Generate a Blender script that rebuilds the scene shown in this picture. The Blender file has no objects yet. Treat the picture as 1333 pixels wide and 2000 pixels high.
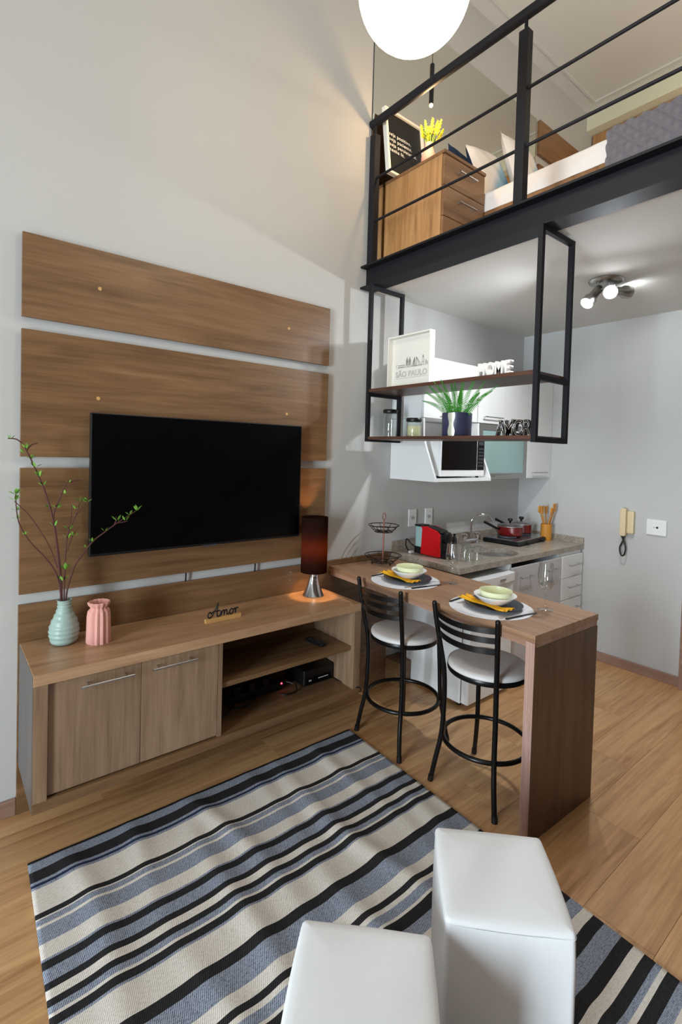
import bpy, bmesh, math, random
from mathutils import Matrix, Vector
random.seed(7)
SC = bpy.context.scene
COL = SC.collection
R = math.radians

# ------------------------------------------------------------------ camera
cam_d = bpy.data.cameras.new('camera')
cam = bpy.data.objects.new('camera', cam_d)
COL.objects.link(cam)
yaw, pit, rol = R(39.013), R(-1.57), R(1.62)
fw = Vector((math.sin(yaw)*math.cos(pit), math.cos(yaw)*math.cos(pit), math.sin(pit)))
r0 = Vector((math.cos(yaw), -math.sin(yaw), 0))
u0 = r0.cross(fw)
rt = math.cos(rol)*r0 + math.sin(rol)*u0
up = -math.sin(rol)*r0 + math.cos(rol)*u0
cm = Matrix((rt, up, -fw)).transposed().to_4x4()
cm.translation = (-0.292, -2.643, 1.684)
cam.matrix_world = cm
cam_d.sensor_fit = 'VERTICAL'
cam_d.sensor_height = 36
cam_d.sensor_width = 24
cam_d.lens = 979.8*36/2000
cam_d.shift_y = (909.0-1000.0)/2000.0
cam_d.clip_start = .02
SC.camera = cam

# ------------------------------------------------------------------ world, daylight, exposure
W = bpy.data.worlds.new('world')
SC.world = W
W.use_nodes = True
W.node_tree.nodes['Background'].inputs[0].default_value = (.62, .78, 1, 1)
W.node_tree.nodes['Background'].inputs[1].default_value = .8
def area_light(name, loc, rot, sx, sy, power, col):
    l = bpy.data.lights.new(name, 'AREA'); l.shape = 'RECTANGLE'; l.size = sx; l.size_y = sy
    l.energy = power; l.color = col
    o = bpy.data.objects.new(name, l); COL.objects.link(o)
    o.location = loc; o.rotation_euler = rot
    return o
# daylight that comes in through the window opposite the kitchen (its wall stands at x = -3.8)
area_light('window_daylight', (-4.0, -2.5, 1.4), (0, R(-90), 0), 2.5, 1.15, 395, (.76, .90, 1))
SC.view_settings.view_transform = 'Standard'
SC.view_settings.look = 'None'
SC.view_settings.gamma = 1
SC.view_settings.use_curve_mapping = False
SC.view_settings.exposure = 0.05

# ------------------------------------------------------------------ colour and material helpers
def lin(c):
    c = c/255
    return c/12.92 if c <= .04045 else ((c+.055)/1.055)**2.4
def rgb(r, g, b): return (lin(r), lin(g), lin(b), 1)
MATS = {}
def nodes(name):
    m = bpy.data.materials.new(name); m.use_nodes = True
    MATS[name] = m
    nt = m.node_tree
    return m, nt, nt.nodes['Principled BSDF']
def N(nt, typ, **kw):
    n = nt.nodes.new(typ)
    for k, v in kw.items():
        if k in n.inputs: n.inputs[k].default_value = v
        else: setattr(n, k, v)
    return n
def plain(name, col, rough=.5, metal=0, bump=0, bscale=60, spec=.5, var=.04, trans=0, ior=1.45, coat=0, emit=None, estr=0):
    m, nt, b = nodes(name)
    b.inputs['Roughness'].default_value = rough
    b.inputs['Metallic'].default_value = metal
    b.inputs['Specular IOR Level'].default_value = spec
    b.inputs['Transmission Weight'].default_value = trans
    b.inputs['IOR'].default_value = ior
    b.inputs['Coat Weight'].default_value = coat
    tc = N(nt, 'ShaderNodeTexCoord')
    no = N(nt, 'ShaderNodeTexNoise', Scale=bscale, Detail=4.0)
    nt.links.new(tc.outputs['Object'], no.inputs['Vector'])
    if var > 0:
        hs = N(nt, 'ShaderNodeHueSaturation', Color=col)
        mr = N(nt, 'ShaderNodeMapRange'); mr.inputs['To Min'].default_value = 1-var; mr.inputs['To Max'].default_value = 1+var
        nt.links.new(no.outputs[0], mr.inputs['Value']); nt.links.new(mr.outputs[0], hs.inputs['Value'])
        nt.links.new(hs.outputs[0], b.inputs['Base Color'])
    else:
        b.inputs['Base Color'].default_value = col
    if bump:
        bp = N(nt, 'ShaderNodeBump', Strength=bump, Distance=.002)
        nt.links.new(no.outputs[0], bp.inputs['Height']); nt.links.new(bp.outputs[0], b.inputs['Normal'])
    if emit:
        b.inputs['Emission Color'].default_value = emit; b.inputs['Emission Strength'].default_value = estr
    return m
def wood(name, dark, mid, light, axis='X', rough=.42, fine=1.0, knots=False, big=1.0, var=.06):
    m, nt, b = nodes(name)
    b.inputs['Roughness'].default_value = rough
    tc = N(nt, 'ShaderNodeTexCoord'); oi = N(nt, 'ShaderNodeObjectInfo')
    ml = N(nt, 'ShaderNodeVectorMath', operation='SCALE'); ml.inputs[0].default_value = (37, 53, 71)
    nt.links.new(oi.outputs['Random'], ml.inputs['Scale'])
    ad = N(nt, 'ShaderNodeVectorMath', operation='ADD')
    nt.links.new(tc.outputs['Object'], ad.inputs[0]); nt.links.new(ml.outputs[0], ad.inputs[1])
    def mp(along, across):
        s = [across]*3; s['XYZ'.index(axis)] = along
        n = N(nt, 'ShaderNodeMapping'); n.inputs['Scale'].default_value = s
        nt.links.new(ad.outputs[0], n.inputs['Vector']); return n
    a = mp(.9*big, 9*big); f = mp(4, 160); g = mp(1.4, 32)
    n1 = N(nt, 'ShaderNodeTexNoise', Scale=1.6, Detail=7.0, Roughness=.6, Distortion=.9)
    n2 = N(nt, 'ShaderNodeTexNoise', Scale=1.0, Detail=3.0, Roughness=.6)
    n3 = N(nt, 'ShaderNodeTexNoise', Scale=1.0, Detail=5.0, Roughness=.6, Distortion=.4)
    nt.links.new(a.outputs[0], n1.inputs['Vector']); nt.links.new(f.outputs[0], n2.inputs['Vector']); nt.links.new(g.outputs[0], n3.inputs['Vector'])
    m1 = N(nt, 'ShaderNodeMath', operation='MULTIPLY'); m1.inputs[1].default_value = .5
    m2 = N(nt, 'ShaderNodeMath', operation='MULTIPLY_ADD'); m2.inputs[1].default_value = .22*fine
    m3 = N(nt, 'ShaderNodeMath', operation='MULTIPLY_ADD'); m3.inputs[1].default_value = .32
    nt.links.new(n1.outputs[0], m1.inputs[0]); nt.links.new(n2.outputs[0], m2.inputs[0]); nt.links.new(m1.outputs[0], m2.inputs[2])
    nt.links.new(n3.outputs[0], m3.inputs[0]); nt.links.new(m2.outputs[0], m3.inputs[2])
    cr = N(nt, 'ShaderNodeValToRGB')
    e = cr.color_ramp.elements
    e[0].position = .36; e[0].color = dark; e[1].position = .68; e[1].color = light
    k = e.new(.52); k.color = mid
    nt.links.new(m3.outputs[0], cr.inputs[0])
    out = cr.outputs[0]
    hs = N(nt, 'ShaderNodeHueSaturation'); mr = N(nt, 'ShaderNodeMapRange')
    mr.inputs['To Min'].default_value = 1-var; mr.inputs['To Max'].default_value = 1+var
    nt.links.new(oi.outputs['Random'], mr.inputs['Value']); nt.links.new(mr.outputs[0], hs.inputs['Value'])
    nt.links.new(out, hs.inputs['Color']); out = hs.outputs[0]
    if knots:
        km = mp(5, 9)
        vo = N(nt, 'ShaderNodeTexVoronoi', Scale=.55)
        nt.links.new(km.outputs[0], vo.inputs['Vector'])
        kr = N(nt, 'ShaderNodeMapRange'); kr.inputs['From Min'].default_value = .02; kr.inputs['From Max'].default_value = .16
        kr.inputs['To Min'].default_value = .45; kr.inputs['To Max'].default_value = 0
        nt.links.new(vo.outputs['Distance'], kr.inputs['Value'])
        mx = N(nt, 'ShaderNodeMix', data_type='RGBA')
        nt.links.new(kr.outputs[0], mx.inputs['Factor']); nt.links.new(out, mx.inputs[6]); mx.inputs[7].default_value = dark
        out = mx.outputs[2]
    nt.links.new(out, b.inputs['Base Color'])
    bu = N(nt, 'ShaderNodeBump', Strength=.12, Distance=.001)
    nt.links.new(m3.outputs[0], bu.inputs['Height']); nt.links.new(bu.outputs[0], b.inputs['Normal'])
    return m

# ------------------------------------------------------------------ geometry helpers
class MB:
    """collects shapes; build() links them as ONE mesh object"""
    def __init__(s): s.v = []; s.f = []; s.mi = []; s.cur = 0
    def add(s, vs, fs):
        o = len(s.v); s.v += [Vector(p) for p in vs]
        for f in fs: s.f.append([i+o for i in f]); s.mi.append(s.cur)
        return s
    def box(s, x0, x1, y0, y1, z0, z1):
        x0, x1 = min(x0, x1), max(x0, x1); y0, y1 = min(y0, y1), max(y0, y1); z0, z1 = min(z0, z1), max(z0, z1)
        return s.add([(x0,y0,z0),(x1,y0,z0),(x1,y1,z0),(x0,y1,z0),(x0,y0,z1),(x1,y0,z1),(x1,y1,z1),(x0,y1,z1)],
                     [(0,3,2,1),(4,5,6,7),(0,1,5,4),(1,2,6,5),(2,3,7,6),(3,0,4,7)])
    def tube(s, path, r, n=10, closed=False, flat=1.0):
        P = [Vector(p) for p in path]; m = len(P)
        rr = r if isinstance(r, (list, tuple)) else [r]*m
        ring = []; ref = None
        for i in range(m):
            if closed: t = P[(i+1) % m]-P[i-1]
            else: t = P[min(i+1, m-1)]-P[max(i-1, 0)]
            t.normalize()
            if ref is None:
                ref = Vector((0,0,1)) if abs(t.z) < .9 else Vector((1,0,0))
            a = (ref - t*ref.dot(t))
            if a.length < 1e-4: a = Vector((1,0,0)) - t*t.x
            a.normalize(); ref = a; b = t.cross(a)
            ring.append([P[i] + a*rr[i]*flat*math.cos(2*math.pi*k/n) + b*rr[i]*math.sin(2*math.pi*k/n) for k in range(n)])
        vs = [p for q in ring for p in q]; fs = []
        for i in range(m if closed else m-1):
            j = (i+1) % m
            for k in range(n):
                l = (k+1) % n
                fs.append((i*n+k, i*n+l, j*n+l, j*n+k))
        if not closed:
            fs.append(tuple(range(n-1, -1, -1))); fs.append(tuple((m-1)*n+k for k in range(n)))
        return s.add(vs, fs)
    def cyl(s, p0, p1, r0, r1=None, n=20): return s.tube([p0, p1], [r0, r0 if r1 is None else r1], n)
    def lathe(s, prof, n=32, c=(0,0,0), cap=True, mod=None):
        vs = []; fs = []; m = len(prof)
        for r, z in prof:
            for k in range(n):
                a = 2*math.pi*k/n; q = r*(mod(a, z) if mod else 1)
                vs.append((c[0]+q*math.cos(a), c[1]+q*math.sin(a), c[2]+z))
        for i in range(m-1):
            for k in range(n):
                l = (k+1) % n
                fs.append((i*n+k, i*n+l, (i+1)*n+l, (i+1)*n+k))
        if cap:
            if prof[0][0] > 1e-5: fs.append(tuple(range(n-1, -1, -1)))
            if prof[-1][0] > 1e-5: fs.append(tuple((m-1)*n+k for k in range(n)))
        return s.add(vs, fs)
    def sph(s, c, rx, ry=None, rz=None, n=20, m=12):
        ry = ry or rx; rz = rz or rx
        vs = [(c[0], c[1], c[2]-rz)]; fs = []
        for i in range(1, m):
            t = math.pi*i/m - math.pi/2
            for k in range(n):
                a = 2*math.pi*k/n
                vs.append((c[0]+rx*math.cos(t)*math.cos(a), c[1]+ry*math.cos(t)*math.sin(a), c[2]+rz*math.sin(t)))
        vs.append((c[0], c[1], c[2]+rz)); L = len(vs)-1
        for k in range(n):
            l = (k+1) % n
            fs.append((0, 1+l, 1+k)); fs.append((L, 1+(m-2)*n+k, 1+(m-2)*n+l))
            for i in range(m-2): fs.append((1+i*n+k, 1+i*n+l, 1+(i+1)*n+l, 1+(i+1)*n+k))
        return s.add(vs, fs)
    def prism(s, poly, plane, d0, d1):
        """poly in 2D, extruded along the plane's normal from d0 to d1; plane is 'XY', 'XZ' or 'YZ'"""
        def P(a, b, d): return {'XY': (a,b,d), 'XZ': (a,d,b), 'YZ': (d,a,b)}[plane]
        n = len(poly)
        vs = [P(a,b,d0) for a,b in poly]+[P(a,b,d1) for a,b in poly]
        fs = [tuple(range(n-1,-1,-1)), tuple(range(n, 2*n))]+[(i,(i+1)%n,n+(i+1)%n,n+i) for i in range(n)]
        return s.add(vs, fs)
    def grid(s, nu, nv, fn, closed_u=False):
        vs = [fn(i/nu, j/nv) for i in range(nu if closed_u else nu+1) for j in range(nv+1)]
        w = nv+1; fs = []; cu = nu if closed_u else nu+1
        for i in range(nu):
            for j in range(nv):
                a = i*w+j; b = ((i+1) % cu)*w+j
                fs.append((a, b, b+1, a+1))
        return s.add(vs, fs)
    def build(s, name, mat, parent=None, smooth=0, bev=0, seg=2, world=False, thick=0, sub=0):
        me = bpy.data.meshes.new(name)
        vs = s.v
        if world and parent is not None:
            inv = root_matrix(parent).inverted(); vs = [inv @ p for p in vs]
        me.from_pydata([tuple(p) for p in vs], [], s.f)
        for m in (mat if isinstance(mat, (list, tuple)) else [mat]): me.materials.append(MATS[m] if isinstance(m, str) else m)
        if len(me.materials) > 1: me.polygons.foreach_set('material_index', s.mi)
        bm = bmesh.new(); bm.from_mesh(me); bmesh.ops.recalc_face_normals(bm, faces=bm.faces); bm.to_mesh(me); bm.free()
        if smooth:
            me.polygons.foreach_set('use_smooth', [True]*len(me.polygons)); me.set_sharp_from_angle(angle=R(smooth))
        me.update()
        o = bpy.data.objects.new(name, me); COL.objects.link(o)
        if parent is not None: o.parent = parent
        if thick:
            md = o.modifiers.new('solid', 'SOLIDIFY'); md.thickness = thick; md.offset = 0
        if sub:
            md = o.modifiers.new('sub', 'SUBSURF'); md.levels = sub; md.render_levels = sub
        if bev:
            md = o.modifiers.new('bevel', 'BEVEL'); md.width = bev; md.segments = seg; md.limit_method = 'ANGLE'; md.angle_limit = R(40)
        return o
def root_matrix(o):
    m = Matrix.LocRotScale(o.location, o.rotation_euler, o.scale)
    while o.parent is not None:
        o = o.parent; m = Matrix.LocRotScale(o.location, o.rotation_euler, o.scale) @ m
    return m
def tag(o, label, cat, group=None):
    o['label'] = label; o['category'] = cat
    if group: o['group'] = group
    return o
def thing(name, label, cat, loc=(0,0,0), rz=0, group=None):
    o = bpy.data.objects.new(name, None); COL.objects.link(o)
    o.empty_display_size = .05
    o.location = loc; o.rotation_euler = (0, 0, rz)
    return tag(o, label, cat, group)
def struct(o, label=None):
    o['kind'] = 'structure'
    if label: o['label'] = label
    return o
def dup(root, loc=None, rz=None, label=None, group=None):
    """a copy of a thing with copies of its parts and sub-parts (shared mesh data)"""
    def cp(o, par):
        c = o.copy(); COL.objects.link(c)
        if par is not None: c.parent = par
        for ch in list(o.children): cp(ch, c)
        return c
    r = cp(root, None)
    if loc is not None: r.location = loc
    if rz is not None: r.rotation_euler = (0, 0, rz)
    if label: r['label'] = label
    if group: r['group'] = group
    return r
def part(name, mat, parent, shapes, world=True, **kw):
    m = MB()
    for sh in shapes: m.box(*sh)
    return m.build(name, mat, parent, world=world, **kw)
def arc(c, r, a0, a1, n, plane='XY'):
    out = []
    for i in range(n+1):
        a = R(a0+(a1-a0)*i/n); u, v = r*math.cos(a), r*math.sin(a)
        out.append({'XY': (c[0]+u, c[1]+v, c[2]), 'XZ': (c[0]+u, c[1], c[2]+v), 'YZ': (c[0], c[1]+u, c[2]+v)}[plane])
    return out
def spline(pts, n=6):
    P = [Vector(p) for p in pts]; out = []
    for i in range(len(P)-1):
        a = P[max(i-1,0)]; b = P[i]; c = P[i+1]; d = P[min(i+2,len(P)-1)]
        for k in range(n):
            t = k/n
            out.append(.5*((2*b)+(c-a)*t+(2*a-5*b+4*c-d)*t*t+(3*b-a-3*c+d)*t*t*t))
    out.append(P[-1]); return out
def text_mesh(name, body, size, ext, mat, parent, M, outline=0, bevel=0, align='LEFT', space=1.0, line=1.0, offset=0, xs=1.0):
    cu = bpy.data.curves.new(name, 'FONT'); cu.body = body; cu.size = size; cu.extrude = ext
    cu.align_x = align; cu.space_character = space; cu.space_line = line; cu.resolution_u = 4; cu.offset = offset
    if outline: cu.fill_mode = 'NONE'; cu.bevel_depth = outline; cu.bevel_resolution = 1
    elif bevel: cu.bevel_depth = bevel; cu.bevel_resolution = 1
    t = bpy.data.objects.new(name+'_curve', cu); COL.objects.link(t)
    dg = bpy.context.evaluated_depsgraph_get(); dg.update()
    me = bpy.data.meshes.new_from_object(t.evaluated_get(dg))
    bpy.data.objects.remove(t); bpy.data.curves.remove(cu)
    inv = root_matrix(parent).inverted() if parent is not None else Matrix()
    me.transform(inv @ M @ Matrix.Diagonal((xs, 1, 1, 1)))
    me.materials.clear(); me.materials.append(MATS[mat]); me.name = name
    o = bpy.data.objects.new(name, me); COL.objects.link(o); o.parent = parent
    return o
def frame_m(o, x, y):
    """matrix that takes text space (x right, y up) to the world"""
    x = Vector(x).normalized(); y = Vector(y).normalized(); z = x.cross(y)
    m = Matrix((x, y, z)).transposed().to_4x4(); m.translation = o
    return m
def spot(name, parent, loc, d, power, col, cone=160, rad=.02):
    l = bpy.data.lights.new(name, 'SPOT'); l.energy = power; l.color = col; l.shadow_soft_size = rad
    l.spot_size = R(cone); l.spot_blend = .6
    o = bpy.data.objects.new(name, l); COL.objects.link(o)
    o.parent = parent; o.location = root_matrix(parent).inverted() @ Vector(loc)
    o.rotation_euler = Vector(d).to_track_quat('-Z', 'Y').to_euler()
    return o
def lamp(name, parent, loc, power, col, rad=.02):
    l = bpy.data.lights.new(name, 'POINT'); l.energy = power; l.color = col; l.shadow_soft_size = rad
    o = bpy.data.objects.new(name, l); COL.objects.link(o)
    o.parent = parent; o.location = root_matrix(parent).inverted() @ Vector(loc)
    return o

# ------------------------------------------------------------------ materials
plain('wall_paint', rgb(195,194,191), .85, bump=.12, bscale=220, spec=.2, var=.015)
plain('low_bounce_paint', rgb(96,82,72), .85, spec=.2, var=.02)  # made-up dark tone for the unseen opposite wall, cuts bounced light
plain('ceiling_paint', rgb(214,212,207), .9, spec=.15, var=.01)
plain('white_lacquer', rgb(232,232,230), .3, var=.01)
plain('grey_lacquer', rgb(196,192,192), .3, var=.01)
plain('white_plastic', rgb(235,234,232), .35, var=.01)
plain('black_metal', rgb(26,26,31), .62, metal=0, spec=.3, var=.06)
plain('stool_metal', rgb(20,18,18), .28, metal=.3, var=.05)
plain('wire_metal', rgb(48,36,30), .35, metal=.7)
plain('copper', rgb(150,98,84), .35, metal=.7)
plain('chrome', rgb(225,225,228), .1, metal=1, var=.02)
plain('steel', rgb(190,190,192), .3, metal=1, var=.05)
plain('brushed_nickel', rgb(178,176,172), .33, metal=1, var=.05)
plain('tv_black', rgb(4,4,5), .25, spec=.25, var=0)
plain('tv_bezel', rgb(18,19,21), .4, var=.02)
plain('black_plastic', rgb(14,14,15), .4, var=.03)
plain('dark_grey', rgb(58,60,66), .5, var=.05)
plain('soft_white', rgb(242,243,244), .55, bump=.08, bscale=40, var=.02)
plain('seat_white', rgb(222,216,212), .38, bump=.1, bscale=30, var=.03)
plain('celadon', rgb(158,180,172), .35, var=.03)
plain('pink', rgb(222,160,148), .6, var=.03)
plain('dark_pink', rgb(190,120,108), .7, var=.03)
plain('bark', rgb(84,46,42), .7, bump=.4, bscale=150, var=.2)
plain('leaf', rgb(112,168,62), .5, var=.2)
plain('fern', rgb(74,158,54), .5, var=.25)
plain('flower_yellow', rgb(232,214,40), .6, var=.2)
plain('flower_green', rgb(120,150,50), .6, var=.2)
plain('pot_navy', rgb(58,60,86), .35, var=.05)
plain('gold_splash', rgb(196,196,176), .3, metal=.4, var=.2)
plain('cream_ceramic', rgb(232,234,194), .3, var=.01)
plain('white_ceramic', rgb(236,236,236), .25, var=.01)
plain('slate_ceramic', rgb(58,60,66), .4, var=.05)
plain('mustard_cloth', rgb(238,174,24), .8, bump=.3, bscale=300, var=.08)
plain('placemat', rgb(226,226,230), .7, bump=.4, bscale=400, var=.04)
plain('red_plastic', rgb(196,10,18), .35, var=.02)
plain('red_enamel', rgb(128,22,20), .25, coat=.4, var=.05)
plain('light_wood', rgb(206,160,98), .5, var=.08, bscale=30)
plain('bamboo', rgb(206,140,52), .45, var=.1, bscale=40)
plain('black_letter', rgb(10,8,8), .4, var=0)
plain('silver', rgb(214,212,210), .22, metal=1)
plain('cream_plastic', rgb(222,202,160), .4, var=.02)
plain('mirror', rgb(222,222,216), .015, metal=1, var=0)
plain('sheet', rgb(236,232,230), .8, bump=.25, bscale=14, var=.02)
plain('pillow_white', rgb(236,228,220), .85, bump=.3, bscale=20, var=.03)
plain('navy_cloth', rgb(30,52,86), .85, bump=.3, bscale=30, var=.08)
plain('quilt', rgb(116,112,118), .85, bump=.2, bscale=80, var=.06)
plain('letter_white', rgb(240,236,230), .6, var=.02)
plain('print_grey', rgb(120,120,118), .7, var=0)
plain('tray_white', rgb(238,234,224), .5, var=.01)
plain('warm_paint', rgb(226,222,196), .85, spec=.2, var=.01)
plain('rattan_edge', rgb(226,220,206), .6)
plain('sugar', rgb(222,214,170), .7, var=.15, bscale=160)
plain('brown_mdf', rgb(122,88,62), .8)
wood('wood_h', rgb(92,65,41), rgb(119,88,58), rgb(140,106,74), 'X')
wood('wood_v', rgb(108,84,62), rgb(138,111,86), rgb(158,130,105), 'Z')
wood('wood_shade_v', rgb(70,49,33), rgb(92,67,46), rgb(108,82,60), 'Z')  # darker wood copy: shade on the table end panel put into the colour
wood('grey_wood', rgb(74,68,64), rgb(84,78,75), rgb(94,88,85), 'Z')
wood('console_top_lit', rgb(138,104,74), rgb(172,134,100), rgb(190,154,120), 'X', rough=.36)  # lighter wood copy: light falling on the console top put into the colour
wood('wood_y', rgb(118,86,62), rgb(150,114,86), rgb(168,134,105), 'Y')
wood('wood_edge', rgb(112,80,66), rgb(150,114,98), rgb(176,140,124), 'X', fine=1.6)
wood('wood_edge_y', rgb(112,80,62), rgb(150,112,90), rgb(172,136,114), 'Y', fine=1.6)
wood('wood_edge_z', rgb(128,94,84), rgb(172,134,120), rgb(198,162,148), 'Z', fine=1.6)
wood('loft_wood_z', rgb(140,98,58), rgb(178,132,84), rgb(198,152,104), 'Z')
wood('loft_wood_x', rgb(110,76,48), rgb(138,100,66), rgb(154,116,80), 'X')
wood('shelf_wood', rgb(60,36,26), rgb(86,54,40), rgb(104,70,54), 'Y')
wood('floor_wood', rgb(164,116,72), rgb(204,157,108), rgb(224,182,132), 'X', rough=.34, knots=True, fine=.7, big=.8, var=.012)
wood('skirting', rgb(128,98,82), rgb(152,120,104), rgb(170,138,120), 'X')
wood('skirting_y', rgb(128,98,82), rgb(152,120,104), rgb(170,138,120), 'Y')
def granite():
    m, nt, b = nodes('granite'); b.inputs['Roughness'].default_value = .28
    tc = N(nt, 'ShaderNodeTexCoord')
    n1 = N(nt, 'ShaderNodeTexNoise', Scale=130.0, Detail=5.0, Roughness=.7); n2 = N(nt, 'ShaderNodeTexNoise', Scale=14.0, Detail=3.0)
    for n in (n1, n2): nt.links.new(tc.outputs['Object'], n.inputs['Vector'])
    c1 = N(nt, 'ShaderNodeValToRGB'); e = c1.color_ramp.elements
    e[0].position = .34; e[0].color = rgb(104,92,82); e[1].position = .66; e[1].color = rgb(214,206,192)
    k = e.new(.46); k.color = rgb(168,157,142); k = e.new(.56); k.color = rgb(180,170,156)
    nt.links.new(n1.outputs[0], c1.inputs[0])
    mx = N(nt, 'ShaderNodeMix', data_type='RGBA', blend_type='MULTIPLY'); mx.inputs['Factor'].default_value = .5
    c2 = N(nt, 'ShaderNodeValToRGB'); e = c2.color_ramp.elements
    e[0].position = .35; e[0].color = rgb(190,182,172); e[1].position = .65; e[1].color = (1,1,1,1)
    nt.links.new(n2.outputs[0], c2.inputs[0]); nt.links.new(c1.outputs[0], mx.inputs[6]); nt.links.new(c2.outputs[0], mx.inputs[7])
    nt.links.new(mx.outputs[2], b.inputs['Base Color'])
granite()
def glassy(name, col=(1,1,1,1), rough=0, ior=1.45):
    m, nt, b = nodes(name)
    b.inputs['Base Color'].default_value = col; b.inputs['Roughness'].default_value = rough
    b.inputs['Transmission Weight'].default_value = 1; b.inputs['IOR'].default_value = ior
    return m
def clear_glass(name, tint):
    m, nt, b = nodes(name)
    t = N(nt, 'ShaderNodeBsdfTransparent'); t.inputs['Color'].default_value = tint
    g = N(nt, 'ShaderNodeBsdfGlossy'); g.inputs['Roughness'].default_value = .03
    lw = N(nt, 'ShaderNodeLayerWeight'); lw.inputs['Blend'].default_value = .5
    pw = N(nt, 'ShaderNodeMath', operation='POWER'); pw.inputs[1].default_value = 2.6; nt.links.new(lw.outputs['Facing'], pw.inputs[0])
    mr = N(nt, 'ShaderNodeMapRange'); mr.inputs['To Min'].default_value = .07; mr.inputs['To Max'].default_value = .95; nt.links.new(pw.outputs[0], mr.inputs['Value'])
    mx = N(nt, 'ShaderNodeMixShader'); nt.links.new(mr.outputs[0], mx.inputs[0])
    nt.links.new(t.outputs[0], mx.inputs[1]); nt.links.new(g.outputs[0], mx.inputs[2])
    nt.links.new(mx.outputs[0], nt.nodes['Material Output'].inputs['Surface'])
clear_glass('glass', (.97, .98, .98, 1)); clear_glass('thin_glass', (.96, .98, .97, 1))
plain('frosted_glass', rgb(150,178,176), .5, var=.01, spec=.4)
def pane():
    m, nt, b = nodes('window_glass')
    t = N(nt, 'ShaderNodeBsdfTransparent'); g = N(nt, 'ShaderNodeBsdfGlossy'); g.inputs['Roughness'].default_value = .02
    mx = N(nt, 'ShaderNodeMixShader'); mx.inputs[0].default_value = .06
    nt.links.new(t.outputs[0], mx.inputs[1]); nt.links.new(g.outputs[0], mx.inputs[2])
    nt.links.new(mx.outputs[0], nt.nodes['Material Output'].inputs['Surface'])
pane()
def emissive(name, col, st):
    m, nt, b = nodes(name)
    b.inputs['Base Color'].default_value = (.8,.8,.8,1)
    b.inputs['Emission Color'].default_value = col; b.inputs['Emission Strength'].default_value = st
emissive('globe_glow', (1, .84, .64, 1), 16)
emissive('bulb_white', (.93, .97, 1, 1), 30)
emissive('bulb_warm', (1, .62, .26, 1), 30)
emissive('fill_glow', (1, .90, .73, 1), 66)  # glow of the unseen globe added as loft fill
emissive('led_red', (1, .02, .05, 1), 8)
def shade():
    m, nt, b = nodes('lamp_shade_cloth')
    tc = N(nt, 'ShaderNodeTexCoord'); mp = N(nt, 'ShaderNodeMapping'); mp.inputs['Scale'].default_value = (60, 60, 400)
    no = N(nt, 'ShaderNodeTexNoise', Scale=1.0, Detail=3.0); nt.links.new(tc.outputs['Object'], mp.inputs['Vector']); nt.links.new(mp.outputs[0], no.inputs['Vector'])
    cr = N(nt, 'ShaderNodeValToRGB'); cr.color_ramp.elements[0].color = rgb(40,23,19); cr.color_ramp.elements[1].color = rgb(64,40,34)
    nt.links.new(no.outputs[0], cr.inputs[0])
    d = N(nt, 'ShaderNodeBsdfDiffuse'); t = N(nt, 'ShaderNodeBsdfTranslucent'); mx = N(nt, 'ShaderNodeMixShader'); mx.inputs[0].default_value = .5
    t.inputs['Color'].default_value = rgb(84,56,40)
    nt.links.new(cr.outputs[0], d.inputs['Color'])
    nt.links.new(d.outputs[0], mx.inputs[1]); nt.links.new(t.outputs[0], mx.inputs[2]); nt.links.new(mx.outputs[0], nt.nodes['Material Output'].inputs['Surface'])
shade()
def weave(name, c1, c2, sc=330, lo=.28, hi=.72):
    m, nt, b = nodes(name); b.inputs['Roughness'].default_value = .9; b.inputs['Specular IOR Level'].default_value = .15
    tc = N(nt, 'ShaderNodeTexCoord')
    mp = N(nt, 'ShaderNodeMapping'); mp.inputs['Rotation'].default_value = (0, 0, R(28)); mp.inputs['Scale'].default_value = (1, 1, 1)
    nt.links.new(tc.outputs['Object'], mp.inputs['Vector'])
    wv = N(nt, 'ShaderNodeTexWave', Scale=sc/6.28, Distortion=1.2, Detail=1.0); wv.inputs['Detail Scale'].default_value = 6
    mp2 = N(nt, 'ShaderNodeMapping'); mp2.inputs['Scale'].default_value = (70, 230, 1); nt.links.new(tc.outputs['Object'], mp2.inputs['Vector'])
    no = N(nt, 'ShaderNodeTexNoise', Scale=1.0, Detail=3.0, Roughness=.7)
    nt.links.new(mp.outputs[0], wv.inputs['Vector']); nt.links.new(mp2.outputs[0], no.inputs['Vector'])
    md = N(nt, 'ShaderNodeMath', operation='MULTIPLY_ADD'); md.inputs[1].default_value = .35
    sb = N(nt, 'ShaderNodeMath', operation='MULTIPLY'); sb.inputs[1].default_value = .8
    nt.links.new(no.outputs[0], sb.inputs[0]); nt.links.new(wv.outputs[1], md.inputs[0]); nt.links.new(sb.outputs[0], md.inputs[2])
    cr = N(nt, 'ShaderNodeValToRGB'); e = cr.color_ramp.elements; e[0].position = lo; e[0].color = c1; e[1].position = hi; e[1].color = c2
    nt.links.new(md.outputs[0], cr.inputs[0]); nt.links.new(cr.outputs[0], b.inputs['Base Color'])
    bu = N(nt, 'ShaderNodeBump', Strength=.5, Distance=.002); nt.links.new(md.outputs[0], bu.inputs['Height']); nt.links.new(bu.outputs[0], b.inputs['Normal'])
weave('rug_cream', rgb(188,178,166), rgb(236,228,218))
weave('rug_black', rgb(20,19,20), rgb(52,51,52))
weave('rug_blue', rgb(54,60,76), rgb(164,171,186), lo=.33, hi=.66)
weave('rug_navy', rgb(20,26,42), rgb(48,60,86))
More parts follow.
